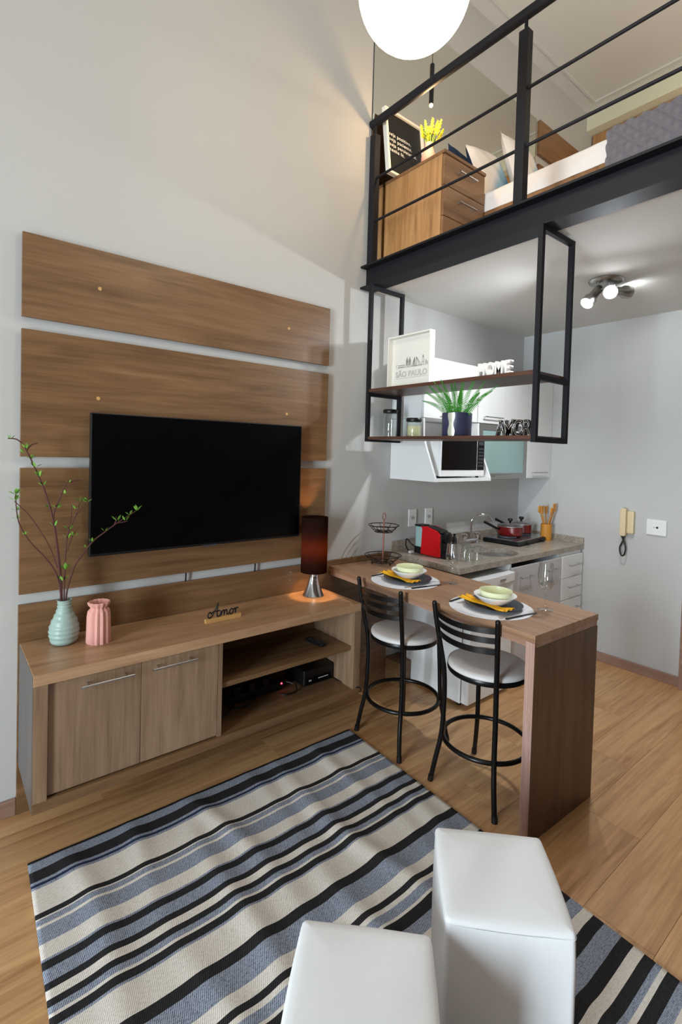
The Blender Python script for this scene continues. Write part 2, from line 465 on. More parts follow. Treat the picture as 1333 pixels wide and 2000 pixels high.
def pillow_print():
    # printed cushion: off-white cloth with a soft blue area across one lower corner
    m, nt, b = nodes('pillow_print'); b.inputs['Roughness'].default_value = .85
    tc = N(nt, 'ShaderNodeTexCoord'); sp = N(nt, 'ShaderNodeSeparateXYZ'); nt.links.new(tc.outputs['Object'], sp.inputs[0])
    no = N(nt, 'ShaderNodeTexNoise', Scale=5.0, Detail=3.0); nt.links.new(tc.outputs['Object'], no.inputs['Vector'])
    a = N(nt, 'ShaderNodeMath', operation='SUBTRACT'); nt.links.new(sp.outputs[0], a.inputs[0]); nt.links.new(sp.outputs[2], a.inputs[1])
    c = N(nt, 'ShaderNodeMath', operation='MULTIPLY_ADD'); c.inputs[1].default_value = .22; nt.links.new(no.outputs[0], c.inputs[0]); nt.links.new(a.outputs[0], c.inputs[2])
    cr = N(nt, 'ShaderNodeValToRGB'); e = cr.color_ramp.elements
    e[0].position = .0; e[0].color = rgb(238,230,222); e[1].position = .30; e[1].color = rgb(48,108,150)
    k = e.new(.10); k.color = rgb(232,228,226); k = e.new(.18); k.color = rgb(150,184,208)
    nt.links.new(c.outputs[0], cr.inputs[0]); nt.links.new(cr.outputs[0], b.inputs['Base Color'])
pillow_print()

# ================================================================== THE ROOM
CEIL = 5.35
def slab(name, mat, b, label, **kw):
    return struct(MB().box(*b).build(name, mat, **kw), label)
slab('wall_back', 'wall_paint', (-3.9, 5.7, 0, .12, -.1, CEIL), 'long pale wall behind the television and the kitchen')
slab('wall_right', 'wall_paint', (4.04, 4.14, -1.39, 0, 0, 2.815), 'white kitchen end wall with the intercom')
w = MB(); w.box(4.04, 4.14, -3.4, -2.32, 0, 2.815).box(4.04, 4.14, -2.32, -1.39, 2.15, 2.815)
struct(w.build('wall_right', 'wall_paint'), 'white wall around the doorway beside the kitchen')
slab('wall_front', 'low_bounce_paint', (-3.9, 5.7, -3.42, -3.3, -.1, 2.81), 'unseen lower wall opposite the television, darkened to cut bounce light')
slab('wall_front', 'wall_paint', (-3.9, 5.7, -3.42, -3.3, 2.81, CEIL), 'pale upper wall opposite the television')
w = MB(); w.box(-3.92, -3.8, -3.3, -3.1, 0, CEIL).box(-3.92, -3.8, -1.9, 0, 0, CEIL).box(-3.92, -3.8, -3.1, -1.9, 0, .1).box(-3.92, -3.8, -3.1, -1.9, 2.7, CEIL)
struct(w.build('wall_left', 'wall_paint'), 'window wall opposite the kitchen')
slab('wall_loft', 'warm_paint', (5.6, 5.7, -3.3, 0, 2.9, CEIL), 'pale wall at the far end of the loft')
slab('ceiling', 'ceiling_paint', (-3.9, 5.7, -3.42, .12, CEIL, CEIL+.1), 'high white ceiling over living area and loft')
slab('ceiling_kitchen', 'ceiling_paint', (2.06, 5.7, -3.3, 0, 2.815, 2.985), 'white kitchen ceiling under the loft floor')
# window
wf = MB()
wf.box(-3.9, -3.82, -3.1, -3.04, .1, 2.7).box(-3.9, -3.82, -1.96, -1.9, .1, 2.7).box(-3.9, -3.82, -3.04, -1.96, .1, .16).box(-3.9, -3.82, -3.04, -1.96, 2.64, 2.7)
wf.box(-3.89, -3.83, -2.52, -2.48, .16, 2.64)
win = struct(wf.build('window_1', 'white_plastic'), 'white framed window opposite the kitchen')
for y0, y1 in ((-3.04, -2.52), (-2.48, -1.96)):
    for z0, z1 in ((.16, 2.64),):
        MB().box(-3.865, -3.86, y0, y1, z0, z1).build('pane', 'window_glass', win)
# door beside the kitchen end wall
dr = MB(); dr.box(3.985, 4.16, -1.47, -1.392, 0, 2.15).box(3.985, 4.16, -2.32, -2.24, 0, 2.15).box(3.985, 4.16, -2.24, -1.47, 2.08, 2.15)
door = struct(dr.build('door_1', 'skirting', bev=.004), 'brown framed door beside the kitchen end wall')
part('leaf', 'wood_v', door, [(4.06, 4.1, -2.24, -1.47, .01, 2.08)], world=False)
MB().cyl((4.0, -1.55, 1.02), (4.06, -1.55, 1.02), .012).cyl((4.0, -1.55, 1.02), (4.0, -1.67, 1.02), .009).build('handle', 'steel', door, smooth=40)
# skirtings
struct(part('baseboard_right', 'skirting_y', None, [(4.022, 4.04, -1.39, -.66, 0, .075)], bev=.003), 'brown skirting along the kitchen end wall')
struct(part('baseboard_back', 'skirting', None, [(-3.8, -.001, -.018, 0, 0, .075)], bev=.003), 'brown skirting left of the television console')
# floor planks: one child each, joints recessed
flo = struct(MB().box(-3.9, 5.7, -3.42, .12, -.1, -.012).build('floor', 'skirting'), 'honey oak laminate floor')
PW, PL = .24, 1.38
pm = {}
row = 0; y = -1.575+.24*7
while y > -3.3:
    y1 = min(y, 0); y0 = max(y-PW, -3.3)
    if y1 > y0+.01:
        x = -3.8 - (row*.53) % PL
        while x < 4.04:
            x0 = max(x, -3.8); x1 = min(x+PL, 4.1 if y1 > -1.4 else 4.1)
            if x1-x0 > .02:
                g = .0004; key = (round(x1-x0, 3), round(y1-y0, 3))
                if key not in pm:
                    a, b = (x1-x0)/2-g, (y1-y0)/2-g; c = .0008
                    m = MB(); m.add([(-a,-b,-.012),(a,-b,-.012),(a,b,-.012),(-a,b,-.012),(-a,-b,-c),(a,-b,-c),(a,b,-c),(-a,b,-c),(-a+c,-b+c,0),(a-c,-b+c,0),(a-c,b-c,0),(-a+c,b-c,0)],
                        [(0,3,2,1),(0,1,5,4),(1,2,6,5),(2,3,7,6),(3,0,4,7),(4,5,9,8),(5,6,10,9),(6,7,11,10),(7,4,8,11),(8,9,10,11)])
                    o = m.build('plank', 'floor_wood', flo); pm[key] = o.data
                else:
                    o = bpy.data.objects.new('plank', pm[key]); COL.objects.link(o); o.parent = flo
                o.location = ((x0+x1)/2, (y0+y1)/2, 0)
            x += PL
    y -= PW; row += 1

# ================================================================== LOFT EDGE: beam, railing, far end
bm_ = thing('steel_beam', 'black steel I-beam carrying the edge of the loft', 'beam', (2.03, 0, 2.8))
part('web', 'black_metal', bm_, [(2.026, 2.036, -3.3, -.001, 2.815, 2.945)])
part('flange', 'black_metal', bm_, [(1.972, 2.092, -3.3, -.001, 2.945, 2.957)])
part('flange', 'black_metal', bm_, [(1.972, 2.092, -3.3, -.001, 2.803, 2.815)])
rl = thing('loft_railing', 'black metal railing with round handrail along the loft edge', 'railing', (2.035, 0, 2.957))
for py in (-.045, -1.168, -2.29, -3.24):
    p = part('post', 'black_metal', rl, [(2.01, 2.06, py-.026, py+.026, 2.957, 3.845)], bev=.003)
    MB().cyl((2.035, py, 3.845), (2.035, py, 3.915), .009, n=12).build('pin', 'black_metal', p, world=True, smooth=40)
for z in (3.262, 3.552):
    MB().cyl((2.035, -.02, z), (2.035, -3.28, z), .0085, n=12).build('rod', 'black_metal', rl, world=True, smooth=40)
MB().cyl((2.035, -.006, 3.932), (2.035, -3.29, 3.932), .027, n=24).build('handrail', 'black_metal', rl, world=True, smooth=40)
# loft ceiling bead, far bulkhead and wardrobe
t1 = MB(); t1.box(-.2, 4.97, -.15, -.13, CEIL-.014, CEIL).box(4.95, 4.97, -3.1, -.15, CEIL-.014, CEIL)
struct(t1.build('trim_1', 'ceiling_paint'), 'thin plaster bead on the loft ceiling')
struct(part('trim_2', 'warm_paint', None, [(5.09, 5.6, -3.3, 0, 5.165, CEIL)]), 'cream bulkhead above the loft wardrobe')
wr = thing('wardrobe', 'brown wooden wardrobe under the cream bulkhead in the loft', 'wardrobe', (5.3, -1, 2.99))
part('body', 'loft_wood_z', wr, [(5.22, 5.595, -3.2, -.01, 2.99, 5.16)])
for k in range(5):
    y1 = -.015-k*.63
    d = part('door', 'loft_wood_z', wr, [(5.2, 5.22, y1-.625, y1, 3.05, 5.155)])
    part('handle', 'steel', d, [(5.185, 5.2, y1-.58, y1-.565, 4.0, 4.25)])
# mirror on the loft wall
mi = thing('wall_mirror', 'large frameless mirror on the loft wall above the nightstand', 'mirror', (3.07, 0, 2.985))
part('glass', 'mirror', mi, [(2.037, 4.1, -.008, -.002, 2.99, 4.868)])
part('edge', 'dark_grey', mi, [(2.034, 4.103, -.005, -.0005, 2.988, 4.871)])
bd = thing('headboard', 'brown wooden board on the loft wall beside the mirror', 'headboard', (4.6, 0, 4.0))
part('panel', 'loft_wood_x', bd, [(4.125, 5.08, -.03, -.001, 4.545, 4.86)], bev=.002)
part('panel', 'loft_wood_x', bd, [(4.125, 5.08, -.03, -.001, 4.05, 4.455)], bev=.002)

# ================================================================== LOFT FURNITURE
ns = thing('nightstand', 'wooden three-drawer nightstand at the corner of the loft', 'nightstand', (2.375, -.29, 2.985))
part('side_panel', 'loft_wood_z', ns, [(2.165, 2.18, -.53, -.02, 2.987, 3.565)])
part('side_panel', 'loft_wood_z', ns, [(2.57, 2.585, -.53, -.02, 2.987, 3.565)])
part('top', 'loft_wood_x', ns, [(2.16, 2.59, -.555, -.018, 3.565, 3.585)], bev=.002)
part('back', 'loft_wood_z', ns, [(2.18, 2.57, -.035, -.02, 2.987, 3.565)])
for k in range(3):
    z1 = 3.558-k*.19
    d = part('drawer', 'loft_wood_x', ns, [(2.168, 2.582, -.55, -.532, z1-.185, z1)], bev=.0015)
    h = MB(); h.cyl((2.29, -.578, z1-.075), (2.47, -.578, z1-.075), .006, n=10)
    h.cyl((2.305, -.578, z1-.075), (2.305, -.55, z1-.075), .005, n=8).cyl((2.455, -.578, z1-.075), (2.455, -.55, z1-.075), .005, n=8)
    h.build('handle', 'steel', d, world=True, smooth=40)
# framed letter board leaning on the mirror
fr = thing('framed_print', 'dark board with white typed lines in a white frame on the nightstand', 'picture', (2.28, -.1, 3.585))
fb = MB(); fz = .47
def lean(a, z, d): return (2.085+a, -.105+d+z*.13, 3.585+z)      # a across, z up the frame, d forward (negative = towards the room)
def leanbox(a0, a1, z0, z1, d0, d1):
    return MB().add([lean(a0,z0,d0),lean(a1,z0,d0),lean(a1,z0,d1),lean(a0,z0,d1),lean(a0,z1,d0),lean(a1,z1,d0),lean(a1,z1,d1),lean(a0,z1,d1)],
                    [(0,1,2,3),(4,7,6,5),(0,4,5,1),(1,5,6,2),(2,6,7,3),(3,7,4,0)])
for q in ((0,.018,0,fz), (.362,.38,0,fz), (.018,.362,0,.018), (.018,.362,fz-.018,fz)):
    leanbox(*q, -.035, 0).build('frame_bar', 'tray_white', fr, world=True)
leanbox(.016, .364, .016, fz-.016, -.02, -.004).build('board', 'black_letter', fr, world=True)
leanbox(.004, .376, .004, fz-.004, -.003, .002).build('backing', 'brown_mdf', fr, world=True)
text_mesh('lettering', 'seja positivo.\nseja paciente.\nseja persistente.\ntenha fé.', .0365, .0004, 'letter_white', fr,
          frame_m(lean(.035, .285, -.0212), (1,0,0), (0,.13,1)), line=1.05, space=1.12)
# pink vase with yellow flowers
fv = thing('flower_vase', 'small pink vase on the loft nightstand', 'vase', (2.26, -.33, 3.585))
MB().lathe([(.001,0),(.042,0),(.05,.03),(.05,.07),(.034,.12),(.026,.15),(.03,.165),(.025,.164),(.021,.15),(.021,.1),(.001,.09)], 28).build('body', 'pink', fv, smooth=50)
fl = thing('flower_bunch', 'bunch of yellow spiky flowers in the loft vase', 'flowers', (2.26, -.33, 3.675))
random.seed(3)
for k in range(11):
    a = k*2.4; sp = .012+.052*((k % 3)/2); m = MB()
    tip = Vector((math.cos(a)*sp*1.5, math.sin(a)*sp*1.5, .168+.035*random.random()))
    m.tube(spline([(math.cos(a)*.008, math.sin(a)*.008, 0), tuple(tip*.5+Vector((0,0,.02))), tuple(tip)], 4), .003, 6)
    st = m.build('stem', 'flower_green', fl, smooth=40)
    f = MB()
    for i in range(26):
        t = i/26; z = tip.z-.075+.085*t; b = i*2.39; rr = .016*(1-t*.65)
        c = Vector((tip.x*(.66+.34*t), tip.y*(.66+.34*t), z)); d = Vector((math.cos(b), math.sin(b), .9))
        f.tube([c, c+d*rr*.7, c+d*rr*1.25], [.003, .0045, .001], 5)
    f.build('blossom', 'flower_yellow' if k % 4 else 'flower_green', st, smooth=60)
# bed
bed = thing('bed', 'bed with white sheet and wooden base behind the loft railing', 'bed', (3.4, -1.05, 2.985))
part('base', 'loft_wood_x', bed, [(2.6, 4.1, -2.05, -.05, 2.987, 3.335)], bev=.004)
def mattress(u, v):
    return None
m = MB()
mx0, mx1, my0, my1, mz0, mz1 = 2.602, 4.1, -2.04, -.05, 3.336, 3.475
def msurf(u, v):
    # rounded profile running over the mattress across x; u along x profile, v along y
    pr = [(mx0, mz0), (mx0-.004, mz0+.06), (mx0+.006, mz1-.012), (mx0+.04, mz1), (mx0+.4, mz1+.004), (mx1-.4, mz1+.004), (mx1-.04, mz1), (mx1, mz1-.015), (mx1, mz0)]
    t = u*(len(pr)-1); i = min(int(t), len(pr)-2); t -= i
    x = pr[i][0]*(1-t)+pr[i+1][0]*t; z = pr[i][1]*(1-t)+pr[i+1][1]*t
    y = my0+(my1-my0)*v
    w_ = .004*math.sin(y*23+z*30)+.003*math.sin(y*51+1.3)
    return (x+(w_ if u < .3 else 0), y, z+w_*.4)
m.grid(40, 90, msurf); m.build('mattress', 'sheet', bed, world=True, smooth=70)
# quilt: lozenge-quilted cover over the far half
q = thing('quilt', 'grey lozenge-quilted bedspread folded over the bed', 'bedspread', (3.3, -1.7, 3.48))
m = MB()
def qs(u, v):
    s = u*(.22+1.2); y = -1.345-v*.72
    if s < .2: x, z, nx, nz = mx0-.012, 3.285+s, -1, 0
    elif s < .26:
        a = (s-.2)/.06*math.pi/2; x, z, nx, nz = mx0-.012+.03*(1-math.cos(a)), 3.485+.012*math.sin(a), -math.cos(a), math.sin(a)
    else: x, z, nx, nz = mx0+.018+(s-.26), 3.497, 0, 1
    p = .075
    a = abs(math.sin((s+y)*math.pi/p)); b = abs(math.sin((s-y)*math.pi/p))
    h = .02*(a*b)**.55
    return (x+nx*h, y, z+nz*h)
m.grid(280, 150, qs); m.build('cover', 'quilt', q, world=True, smooth=80)
def cushion(name, label, cat, loc, rot, w_, h_, t_, front, back, sag=0):
    m = MB(); n = 18
    for sgn in (1, -1):
        m.cur = 0 if sgn < 0 else 1
        def f(u, v):
            a, b = 2*u-1, 2*v-1
            th = t_*(max(0, (1-a*a))**.42)*(max(0, (1-b*b))**.42)
            k = 1-.07*(1-abs(b)**2)*abs(a)**3; k2 = 1-.07*(1-abs(a)**2)*abs(b)**3
            wr = .006*math.sin(9*a+5*b)*(1-a*a)*(1-b*b)
            return (a*w_/2*k, sgn*(th/2)+wr, b*h_/2*k2)
        m.grid(n, n, f)
    o = m.build(name, [front, back], smooth=70)
    o.location = loc; o.rotation_euler = rot
    return tag(o, label, cat)
cushion('cushion', 'white cushion with a blue corner, nearest the nightstand', 'cushion', (2.99, -.30, 3.80), (R(-16), R(-12), R(6)), .46, .46, .14, 'pillow_print', 'navy_cloth')
cushion('cushion', 'pinkish cushion with a blue edge behind the railing post', 'cushion', (3.41, -.34, 3.93), (R(-14), R(-8), R(8)), .56, .62, .15, 'pillow_print', 'pillow_white')
cushion('cushion', 'small navy cushion behind the nightstand corner', 'cushion', (2.86, -.15, 3.80), (R(-10), R(8), R(0)), .36, .44, .11, 'navy_cloth', 'navy_cloth')
# black pendant in the loft
pd = thing('pendant_lamp', 'slim black tube pendant hanging above the loft nightstand', 'lamp', (2.135, -.45, 3.87))
MB().cyl((2.135, -.45, 4.14), (2.135, -.45, CEIL-.03), .0022, n=8).build('cord', 'black_plastic', pd, world=True)
MB().lathe([(.001,.25),(.011,.25),(.0145,.244),(.0145,.0),(.0125,.0),(.0125,.03),(.001,.03)], 24, (2.135,-.45,3.892)).build('tube', 'black_plastic', pd, world=True, smooth=40)
MB().lathe([(.001,.03),(.045,.03),(.045,.005),(.04,0),(.001,0)], 24, (2.135,-.45,CEIL-.03)).build('rose', 'black_plastic', pd, world=True, smooth=40)
MB().sph((2.135, -.45, 3.886), .011).build('bulb', 'bulb_warm', pd, world=True, smooth=60)
lamp('bulb_light', pd, (2.135, -.45, 3.86), 8, (1, .66, .34), .02)

# ================================================================== GLOBE PENDANT over the living area
gx, gy, gz = 1.023, -1.358, 3.338
gl = thing('globe_pendant', 'big glowing white globe lamp hanging at the top', 'lamp', (gx, gy, gz))
MB().sph((gx, gy, gz), .2, n=48, m=32).build('globe', 'globe_glow', gl, world=True, smooth=80)
MB().lathe([(.001,0),(.06,0),(.06,.02),(.02,.04),(.012,.09),(.001,.09)], 24, (gx,gy,gz+.195)).build('cap', 'white_plastic', gl, world=True, smooth=40)
MB().cyl((gx, gy, gz+.28), (gx, gy, CEIL-.03), .003, n=8).build('cord', 'white_plastic', gl, world=True)
MB().lathe([(.001,.03),(.06,.03),(.06,.01),(.05,0),(.001,0)], 24, (gx,gy,CEIL-.03)).build('rose', 'white_plastic', gl, world=True, smooth=40)

bx_, by_, bz_ = 3.9, -2.45, 4.05
cl2 = thing('added_loft_light', 'unseen globe light added over the foot of the loft bed', 'lamp', (bx_, by_, bz_))  # added out of view to brighten the loft
MB().sph((bx_, by_, bz_), .12, n=32, m=20).build('globe', 'fill_glow', cl2, world=True, smooth=80)
MB().lathe([(.001,0),(.035,0),(.03,.02),(.008,.05),(.001,.05)], 20, (bx_, by_, bz_+.117)).build('cap', 'black_plastic', cl2, world=True, smooth=50)
MB().cyl((bx_, by_, bz_+.16), (bx_, by_, CEIL-.03), .0025, n=8).build('cord', 'black_plastic', cl2, world=True)
MB().lathe([(.001,.03),(.045,.03),(.045,.005),(.04,0),(.001,0)], 24, (bx_, by_, CEIL-.03)).build('rose', 'black_plastic', cl2, world=True, smooth=40)

# ================================================================== TV WALL
tp = thing('tv_wall_panel', 'three wide brown wooden boards on the wall around the television', 'wall panel', (.85, 0, 1.0))
for z0, z1, sc in ((2.24, 2.608, 2.427), (1.622, 2.187, 1.906), (1.005, 1.572, None)):
    b = part('board', 'wood_h', tp, [(0, 1.70, -.03, -.012, z0, z1)], bev=.0015)
    part('batten', 'white_lacquer', b, [(.1, 1.6, -.012, -.001, (z0+z1)/2-.03, (z0+z1)/2+.03)])
    if sc:
        for x in (.315, 1.385):
            MB().cyl((x, -.030, sc), (x, -.0315, sc), .0085, n=16).build('screw_cap', 'light_wood', b, world=True, smooth=40)
tv = thing('television', 'large black flat television on the brown wall boards', 'television', (.87, -.06, 1.15))
part('body', 'tv_bezel', tv, [(.274, 1.468, -.078, -.05, 1.153, 1.835)], bev=.003)
part('screen', 'tv_black', tv, [(.281, 1.461, -.080, -.077, 1.166, 1.829)])
part('mount', 'black_plastic', tv, [(.6, 1.14, -.05, -.0305, 1.35, 1.65)])
MB().box(.834, .921, -.083, -.078, 1.149, 1.158).build('badge', 'dark_grey', tv, world=True)
for x, z in ((.771, .97), (1.196, .97)):
    MB().tube([(x, -.0155, z-.0155), (x, -.018, z), (x, -.022, z+.2)], .0042, 8).build('cable', 'black_letter', tv, world=True, smooth=40)

# ================================================================== TV CONSOLE
cs = thing('tv_console', 'wall-hung brown wooden console with two doors and an open shelf', 'cabinet', (.85, -.22, .236))
X0, X1, YF, ZT, ZB = .006, 1.69, -.429, .785, .236
part('top', 'console_top_lit', cs, [(X0, X1, YF, -.02, ZT-.045, ZT)], bev=.0015)
part('bottom', 'wood_h', cs, [(X0, X1, YF, -.02, ZB, ZB+.042)], bev=.0015)
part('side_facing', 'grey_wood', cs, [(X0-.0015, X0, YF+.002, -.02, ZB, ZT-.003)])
part('side_panel', 'wood_v', cs, [(X0, X0+.05, YF, -.02, ZB+.042, ZT-.045)])
part('side_panel', 'wood_v', cs, [(X1-.05, X1, YF, -.02, ZB+.042, ZT-.045)])
part('divider', 'wood_v', cs, [(.783, .803, YF+.012, -.02, ZB+.042, ZT-.045)])
part('shelf', 'wood_h', cs, [(.803, X1-.05, -.402, -.022, .505, .53)], bev=.001)
part('inner_back', 'wood_h', cs, [(.803, X1-.05, -.03, -.021, ZB+.042, ZT-.045)])
bk = tag(part('low_wall_panel', 'wood_h', None, [(0, 2.31, -.0195, -.001, .001, .955)], bev=.001), 'low brown board along the wall behind console and table', 'wall panel')
for xa, xb, h0, h1 in ((.058, .417, .171, .38), (.419, .781, .456, .665)):
    d = part('door', 'wood_v', cs, [(xa, xb, -.415, -.397, ZB+.05, ZT-.05)], bev=.001)
    h = MB(); h.cyl((h0, -.452, .703), (h1, -.452, .703), .0055, n=14)
    for x in (h0+.03, h1-.03): h.cyl((x, -.452, .703), (x, -.415, .703), .004, n=10)
    h.build('handle', 'steel', d, world=True, smooth=40)
# set-top box, power strip, remote, cables
sb = thing('set_top_box', 'black media box on the lower console shelf', 'media box', (1.53, -.15, .279))
part('case', 'black_plastic', sb, [(1.41, 1.632, -.25, -.05, .283, .378)], bev=.008, seg=3)
part('front_strip', 'tv_black', sb, [(1.43, 1.612, -.2525, -.249, .29, .33)])
for k in range(7): part('marking', 'white_plastic', sb, [(1.515+k*.011, 1.522+k*.011, -.2532, -.2524, .312, .3165)])
for x in (1.447, 1.457): part('marking', 'white_plastic', sb, [(x, x+.004, -.2532, -.2524, .308, .318)])
for x in (1.43, 1.61):
    for y in (-.23, -.07): MB().cyl((x, y, .279), (x, y, .284), .008, n=10).build('foot', 'black_plastic', sb, world=True)
ps = thing('power_strip', 'black power strip with a red light on the lower console shelf', 'power strip', (1.1, -.15, .279))
part('bar', 'black_plastic', ps, [(.95, 1.31, -.19, -.13, .279, .325)], bev=.006)
for k in range(3):
    m = MB(); m.box(.99+k*.09, 1.03+k*.09, -.185, -.14, .325, .37).cyl((1.01+k*.09, -.16, .37), (1.01+k*.09, -.16, .39), .006, n=8)
    m.build('plug', 'black_plastic', ps, world=True)
MB().sph((1.292, -.192, .318), .005, n=10, m=6).build('led', 'led_red', ps, world=True)
cb = MB().tube(spline([(1.0, -.18, .29), (.93, -.25, .285), (.86, -.27, .284), (.84, -.2, .3), (.9, -.14, .33), (.97, -.22, .284), (1.05, -.24, .284), (1.12, -.2, .3)], 8), .005, 8).build('cable_tangle', 'black_plastic', smooth=40)
tag(cb, 'tangled black cable beside the power strip', 'cable')
cb = MB().tube(spline([(1.33, -.16, .31), (1.37, -.22, .30), (1.345, -.265, .286), (1.28, -.27, .286), (1.25, -.23, .288)], 8), .004, 8).build('cable', 'black_plastic', smooth=40)
tag(cb, 'black looped cable next to the media box', 'cable')
cb = MB().tube(spline([(1.58, -.05, .30), (1.636, -.07, .284), (1.636, -.25, .2825), (1.655, -.41, .2825), (1.687, -.436, .278), (1.697, -.43, .25), (1.698, -.3, .2), (1.71, -.06, .16)], 8), .003, 8).build('cable', 'black_plastic', smooth=40)
tag(cb, 'black cable running out over the console end', 'cable')
rm = thing('remote_control', 'black remote control on the middle console shelf', 'remote', (1.49, -.245, .53), R(8))
MB().box(-.021, .021, -.075, .075, 0, .016).build('body', 'black_plastic', rm, bev=.004)
for i in range(3):
    for j in range(6): MB().cyl((-.012+i*.012, -.055+j*.02, .0155), (-.012+i*.012, -.055+j*.02, .018), .0035, n=8).build('button', 'dark_grey', rm)

# ------------------------------------------------------------------ things on the console
gv = thing('green_vase', 'ribbed pale green bottle vase holding bare branches', 'vase', (.165, -.125, ZT))
prof = [(.001,0),(.04,0),(.052,.008)]
body = [(.054,.012),(.060,.035),(.0625,.055),(.061,.075),(.054,.1),(.043,.125),(.034,.145),(.029,.165),(.0275,.18),(.029,.19)]
for i in range(len(body)-1):
    (ra, za), (rb, zb) = body[i], body[i+1]
    for k in range(4):
        t = k/4; prof.append((ra+(rb-ra)*t+.0019*math.sin(k*math.pi/2), za+(zb-za)*t))
prof += [(.030,.193),(.0315,.198),(.027,.198),(.024,.19),(.023,.16),(.03,.13),(.001,.02)]
MB().lathe(prof, 48).build('body', 'celadon', gv, smooth=60)
pv = thing('pink_vase', 'folded pink vase on the console', 'vase', (.293, -.195, ZT))
MB().lathe([(.001,0),(.049,0),(.05,.006),(.0485,.06),(.0475,.12),(.044,.145),(.036,.155),(.034,.16),(.044,.172),(.047,.182),(.043,.186),(.036,.18),(.031,.165),(.033,.05),(.001,.04)], 104,
           mod=lambda a, z: 1+.06*(abs(((a*13/math.pi) % 2)-1)*2-1) if z < .15 else 1+.04*(abs(((a*13/math.pi) % 2)-1)*2-1)).build('body', 'pink', pv, smooth=25)
# branches
leaf_me = None
def leaf_obj(parent, p, d, s):
    global leaf_me
    if leaf_me is None:
        m = MB(); P = [(0,0,0),(.25,.16,.03),(.55,.2,.05),(1,0,-.02),(.55,-.2,.05),(.25,-.16,.03),(.5,0,-.02)]
        m.add(P, [(0,6,1),(1,6,2),(2,6,3),(3,6,4),(4,6,5),(5,6,0)])
        o = m.build('leaf', 'leaf', parent, smooth=80); leaf_me = o.data
    else:
        o = bpy.data.objects.new('leaf', leaf_me); COL.objects.link(o); o.parent = parent
    o.location = p; o.scale = (s, s, s); o.rotation_euler = Vector(d).to_track_quat('X', 'Z').to_euler()
def branch(label, pts, r0, leaves, side=()):
    y0 = -.125
    b = thing('budding_branch', label, 'branch', (.165, y0, ZT+.03), group=None)
    W_ = [Vector((p[0], p[2] if len(p) > 2 else y0, p[1])) for p in pts]
    base = Vector((.165, y0, ZT+.03))
    sp = spline([tuple(p-base) for p in W_], 6); n = len(sp)
    MB().tube(sp, [r0*(1.05-.5*i/(n-1)) for i in range(n)], 7).build('stem', 'bark', b, smooth=60)
    for s_ in side:
        q = spline([tuple(Vector((p[0], p[2] if len(p) > 2 else y0, p[1]))-base) for p in s_], 5)
        MB().tube(q, [r0*.7*(1-.4*i/(len(q)-1)) for i in range(len(q))], 6).build('twig', 'bark', b, smooth=60)
    for (x, z, cnt, s) in leaves:
        for k in range(cnt+1):
            a = k*2.2+x*40; d = (math.cos(a)*.8, math.sin(a*1.7)*.5, .7+.3*math.sin(a*3))
            leaf_obj(b, (x-base.x+.004*math.cos(a), -.002*k+.004*math.sin(a), z-base.z), d, s*1.35)
branch('tallest bare branch leaning to the left of the television', [(.152,.80),(.150,1.0),(.140,1.15),(.117,1.336),(.086,1.462),(.05,1.56),(.01,1.655),(-.02,1.695),(-.055,1.70)], .0045,
       [(.06,1.54,4,.022),(.045,1.58,4,.022),(.03,1.615,3,.02),(.01,1.66,3,.02),(-.045,1.70,2,.015),(.0,1.64,2,.018),(.075,1.50,3,.018),(.10,1.40,2,.018)],
       [[(.012,1.65),(.03,1.675),(.055,1.685)]])
branch('branch forking upward with a bent tip beside the television', [(.156,.80),(.154,1.0),(.147,1.12),(.128,1.28),(.118,1.37),(.14,1.44),(.165,1.505),(.19,1.515),(.225,1.522)], .004,
       [(.13,1.40,3,.02),(.16,1.46,2,.017),(.175,1.51,2,.012),(.12,1.32,3,.02)])
branch('branch reaching far left past the wooden boards', [(.160,.80),(.150,1.0),(.128,1.11),(.08,1.19),(.031,1.253),(-.005,1.32),(-.02,1.38),(-.026,1.465)], .0038,
       [(-.026,1.465,5,.024),(-.028,1.44,4,.022),(-.022,1.395,2,.018),(-.02,1.36,2,.018),(.01,1.29,2,.012)],
       [[(.135,1.13),(.10,1.235),(.03,1.364),(-.03,1.435)]])
branch('branch crossing in front of the television to the right', [(.17,.80),(.172,1.0),(.195,1.10),(.212,1.143),(.274,1.23),(.33,1.275),(.374,1.307),(.425,1.34),(.474,1.37)], .004,
       [(.474,1.37,3,.024),(.44,1.35,2,.02),(.385,1.325,3,.024),(.42,1.325,2,.022),(.33,1.28,2,.016),(.275,1.235,2,.016),(.25,1.21,2,.014)],
       [[(.37,1.303),(.38,1.33),(.378,1.345)], [(.39,1.315),(.42,1.318),(.432,1.322)]])
branch('short leafy branch in the middle of the green vase', [(.166,.80),(.163,1.0),(.165,1.15),(.172,1.26),(.19,1.32),(.212,1.38),(.222,1.42)], .0035,
       [(.222,1.42,3,.022),(.205,1.39,3,.02),(.18,1.30,4,.022),(.175,1.26,3,.02),(.165,1.12,5,.026),(.155,1.07,4,.024),(.2,1.27,3,.018),(.25,1.42,3,.022)],
       [[(.172,1.2),(.195,1.27),(.222,1.31)], [(.17,1.26),(.185,1.34),(.19,1.41)], [(.2,1.35),(.228,1.39),(.25,1.42)]])
